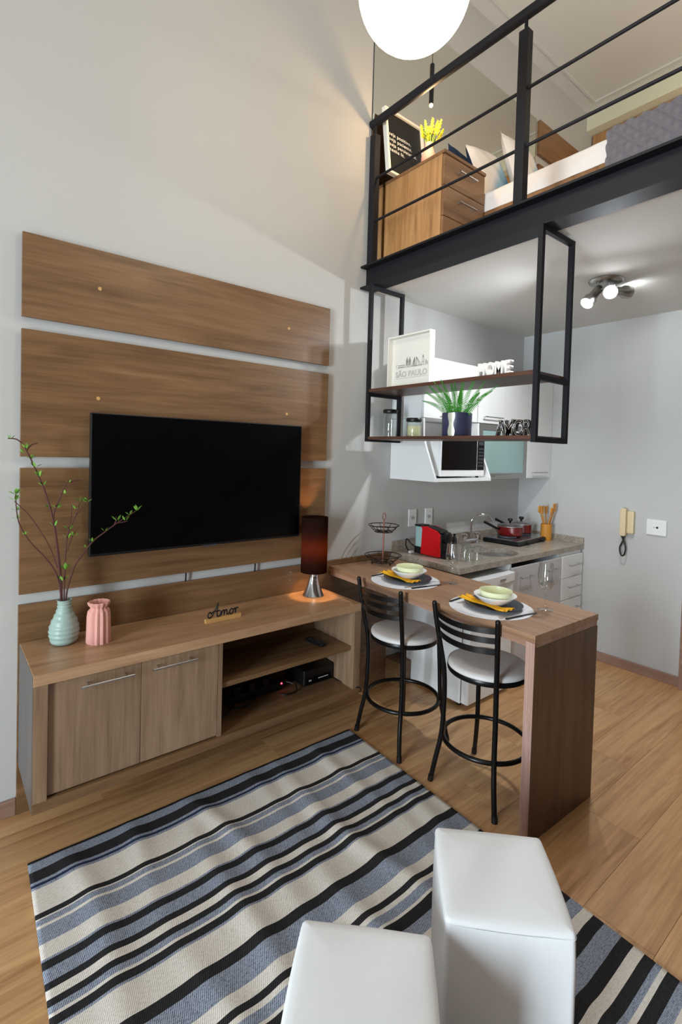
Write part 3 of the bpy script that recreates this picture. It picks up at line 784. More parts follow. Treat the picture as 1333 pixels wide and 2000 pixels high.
# "Amor" sign: script strokes on a wooden bar
am = thing('word_sign', 'black script word sign on a small wooden bar on the console', 'sign', (.885, -.245, ZT), R(1))
part('bar', 'light_wood', am, [(-.1, .1, -.011, .011, 0, .022)], world=False, bev=.001)
def stroke(pts, w_=.0042): 
    m = MB().tube(spline([(a*.00152-.084, 0, .0225+b*.00152) for a, b in pts], 6), w_, 8, flat=1.0); return m
L = [[(14,14),(9,20),(3,16),(2,6),(8,1),(18,8),(28,26),(38,48),(36,30),(35,12),(37,2),(44,3),(48,8)], [(13,13),(20,20),(34,20),(46,20)],
     [(46,4),(49,18),(50,10),(49,2),(54,16),(60,19),(61,10),(60,2),(64,15),(70,19),(72,11),(72,4),(77,3),(81,8)],
     [(90,19),(83,14),(83,5),(89,1),(95,7),(95,16),(90,19),(98,16),(101,17)],
     [(101,17),(103,20),(104,10),(104,2),(106,14),(111,20),(115,17)]]
for nm, st in (('A', L[:2]), ('m', L[2:3]), ('o', L[3:4]), ('r', L[4:5])):
    m = MB()
    for s_ in st: m.tube(spline([(a*.00152-.088, 0, .0235+b*.00152) for a, b in s_], 6), .0034, 8)
    m.build('letter', 'black_letter', am, smooth=60)
# table lamp
lx, ly = 1.545, -.135
tl = thing('table_lamp', 'small lamp with dark brown drum shade and flared chrome base', 'lamp', (lx, ly, ZT))
MB().lathe([(.001,0),(.064,0),(.066,.004),(.062,.012),(.048,.045),(.036,.08),(.029,.105),(.0275,.125),(.030,.15),(.03,.17),(.001,.17)], 40).build('base', 'chrome', tl, smooth=50)
MB().sph((0, -.028, .112), .004, n=10, m=6).build('switch', 'black_plastic', tl, smooth=60)
MB().lathe([(.081,.148),(.081,.49)], 48, cap=False).build('shade', 'lamp_shade_cloth', tl, smooth=60, thick=.0016)
m = MB().tube(arc((0,0,.15), .03, 0, 360, 24)[:-1], .002, 6, closed=True)
for k in range(3): m.tube([(.03*math.cos(k*2.09), .03*math.sin(k*2.09), .15), (.08*math.cos(k*2.09), .08*math.sin(k*2.09), .155)], .0016, 6)
m.build('spider', 'chrome', tl)
MB().lathe([(.001,.17),(.014,.17),(.014,.2),(.024,.235),(.022,.255),(.001,.265)], 20).build('bulb', 'bulb_warm', tl, smooth=60)
lamp('bulb_light', tl, (lx, ly, ZT+.30), 11, (1, .55, .22), .03)

# ================================================================== RUG
A_, B_, C_, D_ = (0.002,-.366), (1.662,-.378), (1.572,-2.42), (-.085,-2.42)
K = dict(k='rug_black', b='rug_blue', c='rug_cream', n='rug_navy')
ST = [(.014,'k'),(.062,'b'),(.118,'k'),(.132,'b'),(.145,'n'),(.158,'b'),(.275,'c'),(.298,'k'),(.304,'c'),(.329,'b'),(.341,'c'),(.408,'b'),(.468,'c'),(.477,'b'),(.508,'k'),(.556,'b'),(.581,'k'),(.612,'c'),(.636,'k'),(.658,'b'),(.669,'c'),(.698,'k'),(.707,'b'),
      (.81,'c'),(.85,'k'),(.93,'b'),(.976,'c'),(1.0,'k'),(1.018,'c'),(1.053,'b'),(1.064,'c'),(1.107,'k'),(1.155,'b'),(1.20,'c'),(1.235,'k'),(1.30,'b'),(1.325,'k'),(1.355,'c'),(1.40,'k'),(1.45,'b'),(1.487,'c'),(1.527,'k'),(1.587,'b'),(1.627,'k'),(1.662,'c'),(1.697,'k'),(1.716,'b'),(1.732,'c'),(1.768,'k'),(1.80,'b'),(1.88,'c'),(1.93,'k'),(1.98,'b'),(2.03,'k'),(2.05,'b')]
RL = 2.05
rows = [0.0]; rmat = []; order = ['k','b','c','n']
for e_, c_ in ST:
    a = rows[-1]; n = max(1, int(math.ceil((e_-a)/.022)))
    for k in range(n): rows.append(a+(e_-a)*(k+1)/n); rmat.append(order.index(c_))
NX = 110
ridges = [(.20,.10,.0055,.05),(.42,.08,.006,.045),(.60,-.05,.006,.05),(.78,.12,.0065,.05),(.98,.04,.006,.05),(1.18,.10,.007,.05),(1.38,-.04,.0055,.045),(1.54,.06,.005,.05)]
vs = []; fs = []; mis = []
for j, v in enumerate(rows):
    t = v/RL
    for i in range(NX+1):
        s = i/NX
        x = (A_[0]*(1-s)+B_[0]*s)*(1-t)+(D_[0]*(1-s)+C_[0]*s)*t
        y = (A_[1]*(1-s)+B_[1]*s)*(1-t)+(D_[1]*(1-s)+C_[1]*s)*t
        z = .006
        edge = min(1, min(v, RL-v)/.10+.15)*min(1, min(s, 1-s)/.05)
        for k, (rx, sk, am_, wd) in enumerate(ridges):
            c = rx+sk*(v-.8)+.03*math.sin(v*5+k*1.7)
            z += am_*(.75+.4*math.sin(v*4.1+k*2.3))*math.exp(-((s*1.66-c)/wd)**2)*edge*1.9
        vs.append((x, y, z))
for j in range(len(rows)-1):
    for i in range(NX):
        a = j*(NX+1)+i
        fs.append((a, a+1, a+NX+2, a+NX+1)); mis.append(rmat[j])
m = MB(); m.v = [Vector(p) for p in vs]; m.f = [list(f) for f in fs]; m.mi = mis
rug = m.build('striped_rug', ['rug_black','rug_blue','rug_cream','rug_navy'], smooth=80, thick=.006)
tag(rug, 'flat-woven rug striped in black, cream and blue', 'rug')
# ================================================================== POUFS
def pouf(label, c, rz, s, h):
    p = thing('pouf', label, 'pouf', (c[0], c[1], .012), rz)
    e = s/2; cr = .014; n = 7
    def ring(g, z):
        pts = []
        for k, (sx, sy, a0) in enumerate(((1,1,0),(-1,1,90),(-1,-1,180),(1,-1,270))):
            for i in range(n+1):
                a = R(a0+90*i/n); pts.append((sx*(e-cr)+(cr+g)*math.cos(a), sy*(e-cr)+(cr+g)*math.sin(a), z))
            nx = ((-1,1),(-1,-1),(1,-1),(1,1))[k]; cur = pts[-1]
            tx, ty = nx[0]*(e-cr), nx[1]*(e-cr)
            for i in range(1, 8):
                t = i/8; b = .004*math.sin(math.pi*t)*(1 if g >= 0 else .2)
                q = Vector(cur).lerp(Vector((tx+(cr+g)*math.cos(R(a0+90)), ty+(cr+g)*math.sin(R(a0+90)), z)), t)
                pts.append((q.x+b*math.cos(R(a0+90)), q.y+b*math.sin(R(a0+90)), z))
        return pts
    def loft(levels, capb, capt):
        m = MB(); L = [ring(g, z) for g, z in levels]; w_ = len(L[0])
        vs = [q for l in L for q in l]
        fs = [(i*w_+k, i*w_+(k+1) % w_, (i+1)*w_+(k+1) % w_, (i+1)*w_+k) for i in range(len(L)-1) for k in range(w_)]
        if capb: fs.append(tuple(range(w_-1, -1, -1)))
        if capt: fs.append(tuple((len(L)-1)*w_+k for k in range(w_)))
        return m.add(vs, fs)
    loft([(-.004,.0),(0,.006),(.003,h*.3),(.004,h*.5),(.003,h*.8),(.001,h-.03),(-.001,h-.014)], True, False).build('side', 'soft_white', p, smooth=50)
    base = [ring(g, z) for g, z in ((-.001,h-.014),(.001,h-.010),(.0,h-.005),(-.003,h-.001),(-.008,h+.002))]
    last = base[-1]
    for t in (.12, .3, .5, .7, .88, .97):
        base.append([(x*(1-t), y*(1-t), h+.002+.0045*(1-(1-t)**4)) for x, y, z in last])
    w_ = len(last); m = MB()
    m.add([q for l in base for q in l], [(i*w_+k, i*w_+(k+1) % w_, (i+1)*w_+(k+1) % w_, (i+1)*w_+k) for i in range(len(base)-1) for k in range(w_)]+[tuple((len(base)-1)*w_+k for k in range(w_))])
    m.build('top', 'soft_white', p, smooth=60)
    MB().tube(ring(.0006, h-.0135), .0016, 6, closed=True).build('seam', 'soft_white', p, smooth=60)
    return p
pouf('white square pouf close to the breakfast table', (1.003, -1.832), R(45), .336, .44)
pouf('white square pouf at the bottom edge, left of the other', (.468, -1.835), R(45), .334, .44)

# ================================================================== BREAKFAST TABLE
TZ = .92
bt = thing('breakfast_table', 'brown wooden breakfast table joined to the wall by the kitchen', 'table', (1.757, 0, 0), R(-1.9))
part('tabletop', 'wood_y', bt, [(0, .553, -1.53, -.022, TZ-.032, TZ)], world=False, bev=.0012)
part('apron', 'wood_edge_y', bt, [(.004, .55, -1.526, -.03, TZ-.058, TZ-.032)], world=False)
part('end_panel', 'wood_shade_v', bt, [(.002, .551, -1.5298, -1.487, 0, TZ-.058)], world=False, bev=.0012)
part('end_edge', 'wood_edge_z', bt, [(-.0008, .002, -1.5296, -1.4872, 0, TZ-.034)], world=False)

# ================================================================== BAR STOOLS
def stool(label, loc, rz):
    s = thing('bar_stool', label, 'stool', loc, rz, None)
    for sy in (-1, 1):
        MB().tube(spline([(-.192, sy*.19, 0), (-.178, sy*.172, .12), (-.158, sy*.155, .25), (-.15, sy*.15, .42), (-.156, sy*.152, .58), (-.175, sy*.163, .70), (-.198, sy*.176, .83), (-.212, sy*.183, .93)], 5), .0125, 14).build('rear_leg', 'stool_metal', s, smooth=50)
        MB().tube(spline([(.19, sy*.19, 0), (.176, sy*.172, .12), (.158, sy*.155, .25), (.15, sy*.15, .42), (.143, sy*.143, .6)], 5), .0125, 14).build('front_leg', 'stool_metal', s, smooth=50)
        MB().sph((-.212, sy*.183, .93), .013, n=12, m=8).build('end_cap', 'black_plastic', s, smooth=60)
        for sx, r_ in ((-1, .192), (1, .19)): MB().cyl((sx*r_, sy*.19, .0), (sx*(r_-.003), sy*.187, .03), .0145, n=14).build('foot_cap', 'black_plastic', s, smooth=50)
    for z, x, hw in ((.885, -.205, .178), (.838, -.198, .175), (.783, -.188, .17)):
        pts = []
        for i in range(17):
            t = i/16*2-1; pts.append((x-.055*(1-t*t), t*hw, z-.006*(1-t*t)))
        m = MB()
        vs = []; fs = []
        for i, p in enumerate(pts):
            for dx, dz in ((-.003,-.0135),(.003,-.0135),(.003,.0135),(-.003,.0135)): vs.append((p[0]+dx, p[1], p[2]+dz))
        for i in range(16):
            for k in range(4): fs.append((i*4+k, i*4+(k+1)%4, i*4+4+(k+1)%4, i*4+4+k))
        fs += [(3,2,1,0), (64,65,66,67)]
        m.add(vs, fs); m.build('back_slat', 'stool_metal', s, smooth=40)
    MB().tube(arc((0,0,.24), .212, 0, 360, 48)[:-1], .0115, 12, closed=True).build('foot_ring', 'stool_metal', s, smooth=60)
    MB().lathe([(.17,.592),(.199,.592),(.2015,.6),(.2015,.614),(.199,.618),(.17,.618)], 56).build('seat_rim', 'stool_metal', s, smooth=50)
    MB().lathe([(.001,.612),(.19,.612),(.199,.617),(.2,.625),(.196,.636),(.18,.643),(.12,.647),(.001,.648)], 56).build('seat', 'seat_white', s, smooth=60)
    return s
s1 = stool('black metal bar stool nearest the television console', (1.884, -.602, 0), R(-3))
dup(s1, (1.902, -1.168, 0), R(1), 'black metal bar stool nearest the table end panel')

# ================================================================== PLACE SETTINGS
def glass_wine(label, loc, rz=0):
    g = thing('wine_glass', label, 'wine glass', loc, rz)
    MB().lathe([(.001,.0022),(.01,.0035),(.037,.001),(.038,.0018),(.037,.003),(.012,.006),(.0045,.014),(.0038,.03),(.0038,.085),(.005,.095),(.014,.103),(.03,.117),(.039,.14),(.041,.16),(.039,.19),(.0335,.236),
                (.0325,.2365),(.0325,.235),(.0378,.19),(.0397,.16),(.0377,.141),(.029,.119),(.013,.1055),(.001,.102)], 40).build('glass', 'glass', g, smooth=60)
    return g
def setting(c, rz, w, glass_pos):
    cx, cy = c
    pm_ = thing('placemat', 'round white placemat %s' % w, 'placemat', (cx, cy, TZ), rz)
    MB().lathe([(.001,0),(.205,0),(.206,.0012),(.205,.0025),(.001,.0025)], 64).build('mat', 'placemat', pm_, smooth=40)
    z = TZ+.0026
    p = thing('plate', 'dark slate plate on the placemat %s' % w, 'plate', (cx+.012, cy-.008, z), rz)
    MB().lathe([(.001,.0),(.085,.0),(.1,.004),(.143,.017),(.1445,.019),(.142,.0195),(.1,.0085),(.086,.005),(.001,.005)], 64).build('dish', 'slate_ceramic', p, smooth=50)
    # folded napkin lying across the plate under the bowl
    n_ = thing('napkin', 'mustard cloth napkin under the bowls %s' % w, 'napkin', (cx+.01, cy-.006, z+.006), rz)
    m = MB()
    def f(u, v):
        a = (u-.5)*2; b = (v-.5)*2
        wid = .018+.03*abs(a)**2.2
        y = -a*.142
        x = -.055+.012*math.cos(a*2)-.01*a+b*wid
        fold = .0035*math.sin(b*8+a*2)*(.35+abs(a))
        z_ = .004+.014*max(0, abs(a)-.55)/.45+fold+.003
        return (x, y, z_+.004)
    m.grid(34, 22, f); m.build('cloth', 'mustard_cloth', n_, smooth=70, thick=.003)
    zb = z+.0155
    b = thing('bowl', 'white bowl holding the cream bowl %s' % w, 'bowl', (cx+.018, cy-.012, zb), rz)
    MB().lathe([(.001,0),(.045,0),(.048,.004),(.07,.014),(.09,.032),(.105,.045),(.1055,.0475),(.103,.048),(.086,.035),(.066,.018),(.045,.008),(.001,.007)], 64).build('dish', 'white_ceramic', b, smooth=50)
    b = thing('bowl', 'small cream bowl on top of the stack %s' % w, 'bowl', (cx+.02, cy-.014, zb+.0085), rz)
    MB().lathe([(.001,0),(.05,0),(.058,.006),(.07,.022),(.077,.04),(.0805,.058),(.081,.0605),(.0785,.061),(.074,.042),(.067,.024),(.055,.01),(.001,.007)], 64).build('dish', 'cream_ceramic', b, smooth=50)
    # fork on the left, knife on the right (seen from the stool)
    k = thing('fork', 'dark fork beside the plate %s' % w, 'fork', (cx-.01, cy+.178, TZ+.0026), rz+R(8))
    MB().box(-.105, .02, -.007, .007, .0005, .005).build('handle', 'black_plastic', k, bev=.002)
    MB().box(.02, .06, -.004, .004, .001, .004).build('neck', 'dark_grey', k)
    for i in range(4): MB().box(.06, .1, -.0105+i*.006, -.0075+i*.006, .001, .003).build('tine', 'dark_grey', k)
    k = thing('knife', 'dark knife beside the plate %s' % w, 'knife', (cx-.005, cy-.178, TZ+.0026), rz+R(-6))
    MB().box(-.11, .0, -.007, .007, .0005, .006).build('handle', 'black_plastic', k, bev=.002)
    MB().add([(0,-.006,.002),(.11,-.006,.002),(.105,.004,.002),(0,.007,.002),(0,-.006,.004),(.11,-.006,.003),(.105,.004,.003),(0,.007,.004)],
             [(0,3,2,1),(4,5,6,7),(0,1,5,4),(1,2,6,5),(2,3,7,6),(3,0,4,7)]).build('blade', 'dark_grey', k)
    glass_wine('wine glass %s' % glass_pos[1], (glass_pos[0][0], glass_pos[0][1], TZ))
setting((1.915, -.565), R(-4), 'nearer the wall', ((2.105, -.765), 'by the red coffee machine'))
setting((1.898, -1.175), R(-2), 'nearer the table end', ((2.088, -1.362), 'near the free end of the table'))

# ================================================================== TWO-TIER WIRE BASKET
wb = thing('wire_basket', 'two-tier black wire fruit basket with copper stem', 'basket', (2.115, -.16, TZ))
bx, by = 0, 0
def tier(z0, r_top, r_bot, h, nm):
    m = MB()
    m.tube(arc((0,0,z0+h), r_top, 0, 360, 40)[:-1], .003, 8, closed=True)
    m.tube(arc((0,0,z0), r_bot, 0, 360, 32)[:-1], .0026, 8, closed=True)
    m.tube(arc((0,0,z0+h*.5), (r_top+r_bot)/2, 0, 360, 36)[:-1], .0022, 6, closed=True)
    for k in range(8):
        a = k*math.pi/4+.3
        m.tube([(r_top*math.cos(a), r_top*math.sin(a), z0+h), (r_bot*1.12*math.cos(a), r_bot*1.12*math.sin(a), z0+h*.2), (r_bot*math.cos(a), r_bot*math.sin(a), z0), (.006*math.cos(a), .006*math.sin(a), z0-.002)], .002, 6)
    for k in range(6):
        a = k*math.pi/3
        m.tube(arc((r_bot*.55*math.cos(a), r_bot*.55*math.sin(a), z0), r_bot*.38, 0, 360, 14)[:-1], .0016, 6, closed=True)
    return m.build(nm, 'wire_metal', wb, smooth=60)
tier(.014, .125, .075, .045, 'basket')
tier(.222, .105, .062, .045, 'basket')
MB().cyl((0,0,.006), (0,0,.30), .005, n=12).build('stem', 'copper', wb, smooth=50)
MB().tube(spline([(0,0,.30),(.014,0,.318),(.012,0,.342),(0,0,.35),(-.012,0,.34),(-.013,0,.318),(-.003,0,.302)], 5), .003, 8).build('ring', 'copper', wb, smooth=60)
for k in range(3):
    a = k*2.09+.5; MB().sph((.075*math.cos(a), .075*math.sin(a), .007), .007, n=10, m=8).build('foot', 'wire_metal', wb, smooth=60)

# ================================================================== KITCHEN COUNTER
CZ = .952; CX0, CYF = 2.338, -.64
ct = thing('countertop', 'speckled granite worktop with a round sink opening', 'countertop', (3.19, -.3, .91))
def top_with_hole():
    bm = bmesh.new(); sc = (3.03, -.43); r_ = .195; n = 48
    outer = [(CX0, CYF), (4.04, CYF), (4.04, -.0), (CX0, -.0)]
    vo = []; 
    for i in range(4):
        a, b = outer[i], outer[(i+1) % 4]
        for k in range(12): vo.append((a[0]+(b[0]-a[0])*k/12, a[1]+(b[1]-a[1])*k/12))
    hole = [(sc[0]+r_*math.cos(2*math.pi*k/n), sc[1]+.165*math.sin(2*math.pi*k/n)) for k in range(n)]
    m = MB()
    ang = lambda p: math.atan2((p[1]-sc[1]), (p[0]-sc[0]))
    vo.sort(key=ang); hole.sort(key=ang)
    vs = [(x,y,CZ) for x,y in vo]+[(x,y,CZ) for x,y in hole]+[(x,y,.912) for x,y in vo]+[(x,y,.912) for x,y in hole]
    fs = []
    for i in range(n):
        j = (i+1) % n
        fs += [(i,j,n+j,n+i), (2*n+i,3*n+i,3*n+j,2*n+j), (i,2*n+i,2*n+j,j), (n+i,n+j,3*n+j,3*n+i)]
    m.add(vs, fs)
    bm.free()
    return m
top_with_hole().build('slab', 'granite', ct, world=True)
tag(part('backsplash', 'granite', None, [(CX0, 4.02, -.02, -.001, CZ, 1.03)], bev=.001), 'long granite upstand along the wall behind the tap', 'backsplash')
tag(part('backsplash', 'granite', None, [(4.02, 4.039, CYF, -.001, CZ, 1.005)], bev=.001), 'short granite upstand at the kitchen end wall', 'backsplash')
sk = thing('sink', 'round steel sink bowl set in the granite worktop', 'sink', (3.03, -.43, .862))
MB().lathe([(.1945,.052),(.1935,.05),(.188,.035),(.178,.018),(.15,.010),(.03,.006),(.001,.006)], 48, (0,0,.0), mod=lambda a, z: 1/math.sqrt(math.cos(a)**2+(math.sin(a)/.846)**2)).build('bowl', 'steel', sk, smooth=60)
MB().lathe([(.001,.005),(.03,.005),(.032,.010),(.022,.011),(.001,.009)], 24).build('drain', 'chrome', sk, smooth=50)
fc = thing('faucet', 'chrome swan-neck mixer tap behind the sink', 'faucet', (3.17, -.11, CZ))
MB().tube([(0,0,.035)]+spline([(0,0,.05),(0,0,.17),(.012,-.012,.215),(.05,-.05,.245),(.095,-.09,.235),(.115,-.11,.20),(.12,-.116,.185)], 6), .010, 12).build('spout', 'chrome', fc, smooth=60)
MB().cyl((-.085,.0,.03), (.085,.0,.03), .014, n=16).build('bridge', 'chrome', fc, smooth=50)
for sx in (-1, 1):
    h = MB().lathe([(.001,0),(.026,0),(.026,.006),(.014,.012),(.014,.05),(.02,.056),(.02,.085),(.017,.09),(.001,.09)], 20, (sx*.085,0,0)).build('valve', 'chrome', fc, smooth=50)
    m = MB()
    for k in range(4): a = k*math.pi/2+.4; m.cyl((sx*.085,0,.075), (sx*.085+.03*math.cos(a), .03*math.sin(a), .078), .005, n=8)
    m.build('lever', 'chrome', h, smooth=50)
sd = thing('soap_bottle', 'small dark bottle beside the tap', 'bottle', (3.0, -.075, CZ))
MB().lathe([(.001,0),(.016,0),(.019,.006),(.019,.05),(.010,.066),(.008,.08),(.001,.08)], 20).build('body', 'dark_grey', sd, smooth=50)
MB().lathe([(.010,.08),(.010,.09),(.001,.092)], 16).build('cap', 'black_plastic', sd, smooth=50)
# drinking glasses
k = 0
for (x, y), w in zip(((2.535,-.44), (2.62,-.47), (2.70,-.42), (2.655,-.55), (2.575,-.545)), ('nearest the red coffee machine', 'in the middle of the worktop group', 'closest to the sink', 'at the front edge of the worktop', 'at the front corner of the worktop')):
    g = thing('drinking_glass', 'upturned clear tumbler %s' % w, 'glass', (x, y, CZ))
    MB().lathe([(.031,0),(.033,0),(.028,.1),(.026,.103),(.001,.103),(.001,.097),(.025,.096)], 32, cap=False).build('glass', 'thin_glass', g, smooth=50)
# coffee machine
cf = thing('coffee_machine', 'red capsule coffee machine on the worktop corner', 'coffee machine', (2.52, -.25, CZ))
for x0, x1 in ((2.462, 2.474), (2.558, 2.57)):
    poly = [(-.19, CZ+.006), (-.20, CZ+.19), (-.185, CZ+.205), (-.24, CZ+.212), (-.335, CZ+.19), (-.365, CZ+.17), (-.372, CZ+.01), (-.365, CZ+.004)]
    MB().prism(poly, 'YZ', x0, x1).build('side_panel', 'red_plastic', cf, world=True, bev=.004, seg=3)
MB().prism([(-.191, CZ+.006), (-.201, CZ+.19), (-.24, CZ+.211), (-.335, CZ+.189), (-.371, CZ+.165), (-.372, CZ+.01)], 'YZ', 2.474, 2.5585).build('core', 'black_plastic', cf, world=True, bev=.003)
MB().prism([(-.20, CZ+.19), (-.23, CZ+.214), (-.36, CZ+.19), (-.37, CZ+.178)], 'YZ', 2.474, 2.558).build('lever', 'black_plastic', cf, world=True, bev=.004)
bh_ = MB().lathe([(.001,0),(.036,0),(.042,.01),(.042,.045),(.03,.055),(.001,.056)], 28).build('brew_head', 'black_plastic', cf, smooth=50)
bh_.location = (0, -.105, .145); bh_.rotation_euler = (R(90), 0, 0)
part('drip_tray', 'black_plastic', cf, [(2.478, 2.554, -.435, -.36, CZ+.002, CZ+.035)], bev=.004)
part('water_tank', 'frosted_glass', cf, [(2.476, 2.556, -.185, -.125, CZ+.05, CZ+.20)], bev=.006)
part('tank_base', 'black_plastic', cf, [(2.474, 2.558, -.188, -.12, CZ+.004, CZ+.05)], bev=.004)
part('tank_lid', 'black_plastic', cf, [(2.472, 2.56, -.19, -.118, CZ+.20, CZ+.212)], bev=.003)
c_ = MB().tube(spline([(2.50, -.12, CZ+.03), (2.49, -.07, CZ+.06), (2.47, -.045, CZ+.09), (2.455, -.05, CZ+.05), (2.445, -.09, CZ+.012), (2.44, -.11, CZ+.008)], 6), .005, 8).build('cable', 'black_plastic', smooth=50)
tag(c_, 'black cord curling behind the red coffee machine', 'cord')
pl = MB().box(2.42, 2.455, -.135, -.11, CZ+.001, CZ+.018).build('plug', 'white_plastic', bev=.003)
tag(pl, 'white plug lying on the worktop beside the coffee machine', 'plug')
# cooktop with two pans
hk = thing('cooktop', 'portable two-burner hob with black base on the worktop', 'cooktop', (3.665, -.235, CZ), R(5))
part('base', 'black_plastic', hk, [(-.3, .28, -.165, .165, .008, .035)], world=False, bev=.005)
part('plate', 'steel', hk, [(-.285, .265, -.15, .15, .035, .042)], world=False, bev=.003)
for sx in (-.15, .12):
    MB().lathe([(.001,.042),(.075,.042),(.08,.046),(.078,.056),(.001,.056)], 32, (sx, .02, 0)).build('burner', 'dark_grey', hk, smooth=50)
    kb_ = MB().lathe([(.001,0),(.016,0),(.014,.02),(.001,.021)], 18).build('knob', 'black_plastic', hk, smooth=50)
    kb_.location = (sx, -.165, .021); kb_.rotation_euler = (R(90), 0, 0)
for sx in (-.28, .26):
    for sy in (-.15, .15): MB().cyl((sx, sy, 0), (sx, sy, .01), .012, n=12).build('foot', 'black_plastic', hk)
def pan(label, loc, r_, h, ha):
    p = thing('saucepan', label, 'pan', loc)
    MB().lathe([(.001,0),(r_*.92,0),(r_,.008),(r_,h),(r_*1.03,h+.003),(r_*.97,h+.003),(r_*.96,.01),(.001,.006)], 40).build('pot', 'red_enamel', p, smooth=50)
    ld = MB().lathe([(r_*1.02,h+.003),(r_*1.03,h+.008),(r_*.98,h+.012),(r_*.6,h+.026),(.02,h+.034),(.001,h+.034)], 40).build('lid', 'thin_glass', p, smooth=60)
    MB().tube(arc((0,0,h+.007), r_*1.02, 0, 360, 36)[:-1], .003, 6, closed=True).build('rim', 'steel', ld, smooth=60)
    MB().lathe([(.008,h+.033),(.010,h+.045),(.02,h+.052),(.021,h+.066),(.017,h+.07),(.001,h+.07)], 20).build('knob', 'black_plastic', ld, smooth=50)
    c, s = math.cos(ha), math.sin(ha)
    MB().tube([(r_*.98*c, r_*.98*s, h*.75), ((r_+.03)*c, (r_+.03)*s, h*.85), ((r_+.15)*c, (r_+.15)*s, h+.045)], [.008,.010,.012], 10).build('handle', 'black_plastic', p, smooth=50)
    return p
pan('larger red saucepan with glass lid on the hob', (3.575, -.215, CZ+.0565), .105, .07, R(158))
pan('smaller red saucepan behind the larger one', (3.79, -.19, CZ+.0565), .088, .07, R(146))
# utensil holder
uh = thing('utensil_holder', 'bamboo tube of cooking spoons beside the hob', 'holder', (3.915, -.36, CZ))
MB().lathe([(.001,0),(.046,0),(.047,.004),(.047,.145),(.041,.145),(.040,.01),(.001,.008)], 32).build('tube', 'bamboo', uh, smooth=50)
for i, (a, l, kind, w) in enumerate(((.6, .21, 0, 'leaning furthest left'), (1.9, .235, 1, 'standing at the back'), (3.0, .22, 0, 'in the middle of the tube'), (4.3, .23, 1, 'leaning to the right'), (5.3, .24, 0, 'at the front of the tube'))):
    u = thing('wooden_spoon', 'wooden cooking utensil %s' % w, 'spoon', (3.915, -.36, CZ+.012))
    t = Vector((math.cos(a)*.055, math.sin(a)*.055, l)); b0 = Vector((-math.cos(a)*.012, -math.sin(a)*.012, 0))
    MB().tube([b0, t], .0055, 8).build('handle', 'bamboo', u, smooth=50)
    d = (t-b0).normalized(); c = t+d*.025
    if kind: MB().sph(tuple(c), .022, .009, .034, n=16, m=10).build('head', 'bamboo', u, smooth=60)
    else: hd_ = MB().prism([(-.016,-.02),(.016,-.02),(.024,.045),(.018,.052),(-.018,.052),(-.024,.045)], 'XZ', -.004, .004).build('head', 'bamboo', u, bev=.002); 
    if not kind: hd_.location = c
# base units
bc = thing('base_cabinet', 'grey two-door cabinet under the worktop', 'cabinet', (3.3, -.3, 0))
part('body', 'white_lacquer', bc, [(2.945, 2.963, -.622, -.02, .12, .91), (3.644, 3.662, -.622, -.02, .12, .91), (2.963, 3.644, -.622, -.02, .12, .138), (2.963, 3.644, -.038, -.02, .138, .91)])
part('plinth', 'grey_lacquer', bc, [(2.95, 3.66, -.58, -.56, .005, .12)])
for xa, xb, hx0, hx1 in ((2.95, 3.298, 3.03, 3.2), (3.302, 3.655, 3.41, 3.57)):
    d = part('door', 'grey_lacquer', bc, [(xa, xb, -.643, -.624, .13, .878)], bev=.002)
    part('inset', 'grey_lacquer', d, [(xa+.06, xb-.06, -.6445, -.643, .2, .80)], bev=.001)
    h = MB().cyl((hx0, -.672, .80), (hx1, -.672, .80), .005, n=10)
    for x in (hx0+.02, hx1-.02): h.cyl((x, -.672, .80), (x, -.643, .80), .004, n=8)
    h.build('handle', 'steel', d, world=True, smooth=40)
dc = thing('drawer_unit', 'white kitchen drawer unit against the end wall', 'drawer unit', (3.85, -.3, 0))
part('body', 'white_lacquer', dc, [(3.664, 4.02, -.622, -.02, .12, .91)])
part('plinth', 'grey_lacquer', dc, [(3.665, 4.02, -.58, -.56, .005, .12)])
for z0, z1 in ((.70, .878), (.52, .696), (.34, .516), (.13, .336)):
    d = part('drawer', 'white_lacquer', dc, [(3.672, 4.018, -.643, -.624, z0, z1)], bev=.002)
    zc = z0+.1
    h = MB().cyl((3.76, -.668, zc), (3.95, -.668, zc), .005, n=10)
    for x in (3.78, 3.93): h.cyl((x, -.668, zc), (x, -.643, zc), .004, n=8)
    h.build('handle', 'steel', d, world=True, smooth=40)
# small fridge
fg = thing('fridge', 'small white fridge under the worktop', 'fridge', (2.68, -.35, 0))
part('body', 'white_plastic', fg, [(2.44, 2.932, -.60, -.06, .02, .855)], bev=.008)
d = part('door', 'white_plastic', fg, [(2.436, 2.936, -.665, -.606, .03, .80)], bev=.012, seg=3)
part('seal', 'dark_grey', d, [(2.446, 2.926, -.607, -.599, .04, .80)])
m = MB(); pts = []
for i in range(13):
    t = i/12*2-1; pts.append((2.686+t*.248, -.672-.018*(1-t*t)))
m.prism([(2.938,-.60),(2.434,-.60)]+pts, 'XY', .80, .862); hd = m.build('top_trim', 'white_plastic', fg, world=True, bev=.004)
part('badge', 'steel', hd, [(2.72, 2.79, -.6945, -.688, .825, .838)], bev=.001)
for x in (2.47, 2.90):
    for y in (-.57, -.1): MB().cyl((x, y, 0), (x, y, .022), .016, n=12).build('foot', 'black_plastic', fg, world=True)
wk = part('wood_block', 'wood_h', None, [(2.312, 2.43, -.16, -.001, 0, .17)], bev=.002)
tag(wk, 'short brown wooden block on the floor beside the fridge', 'block')

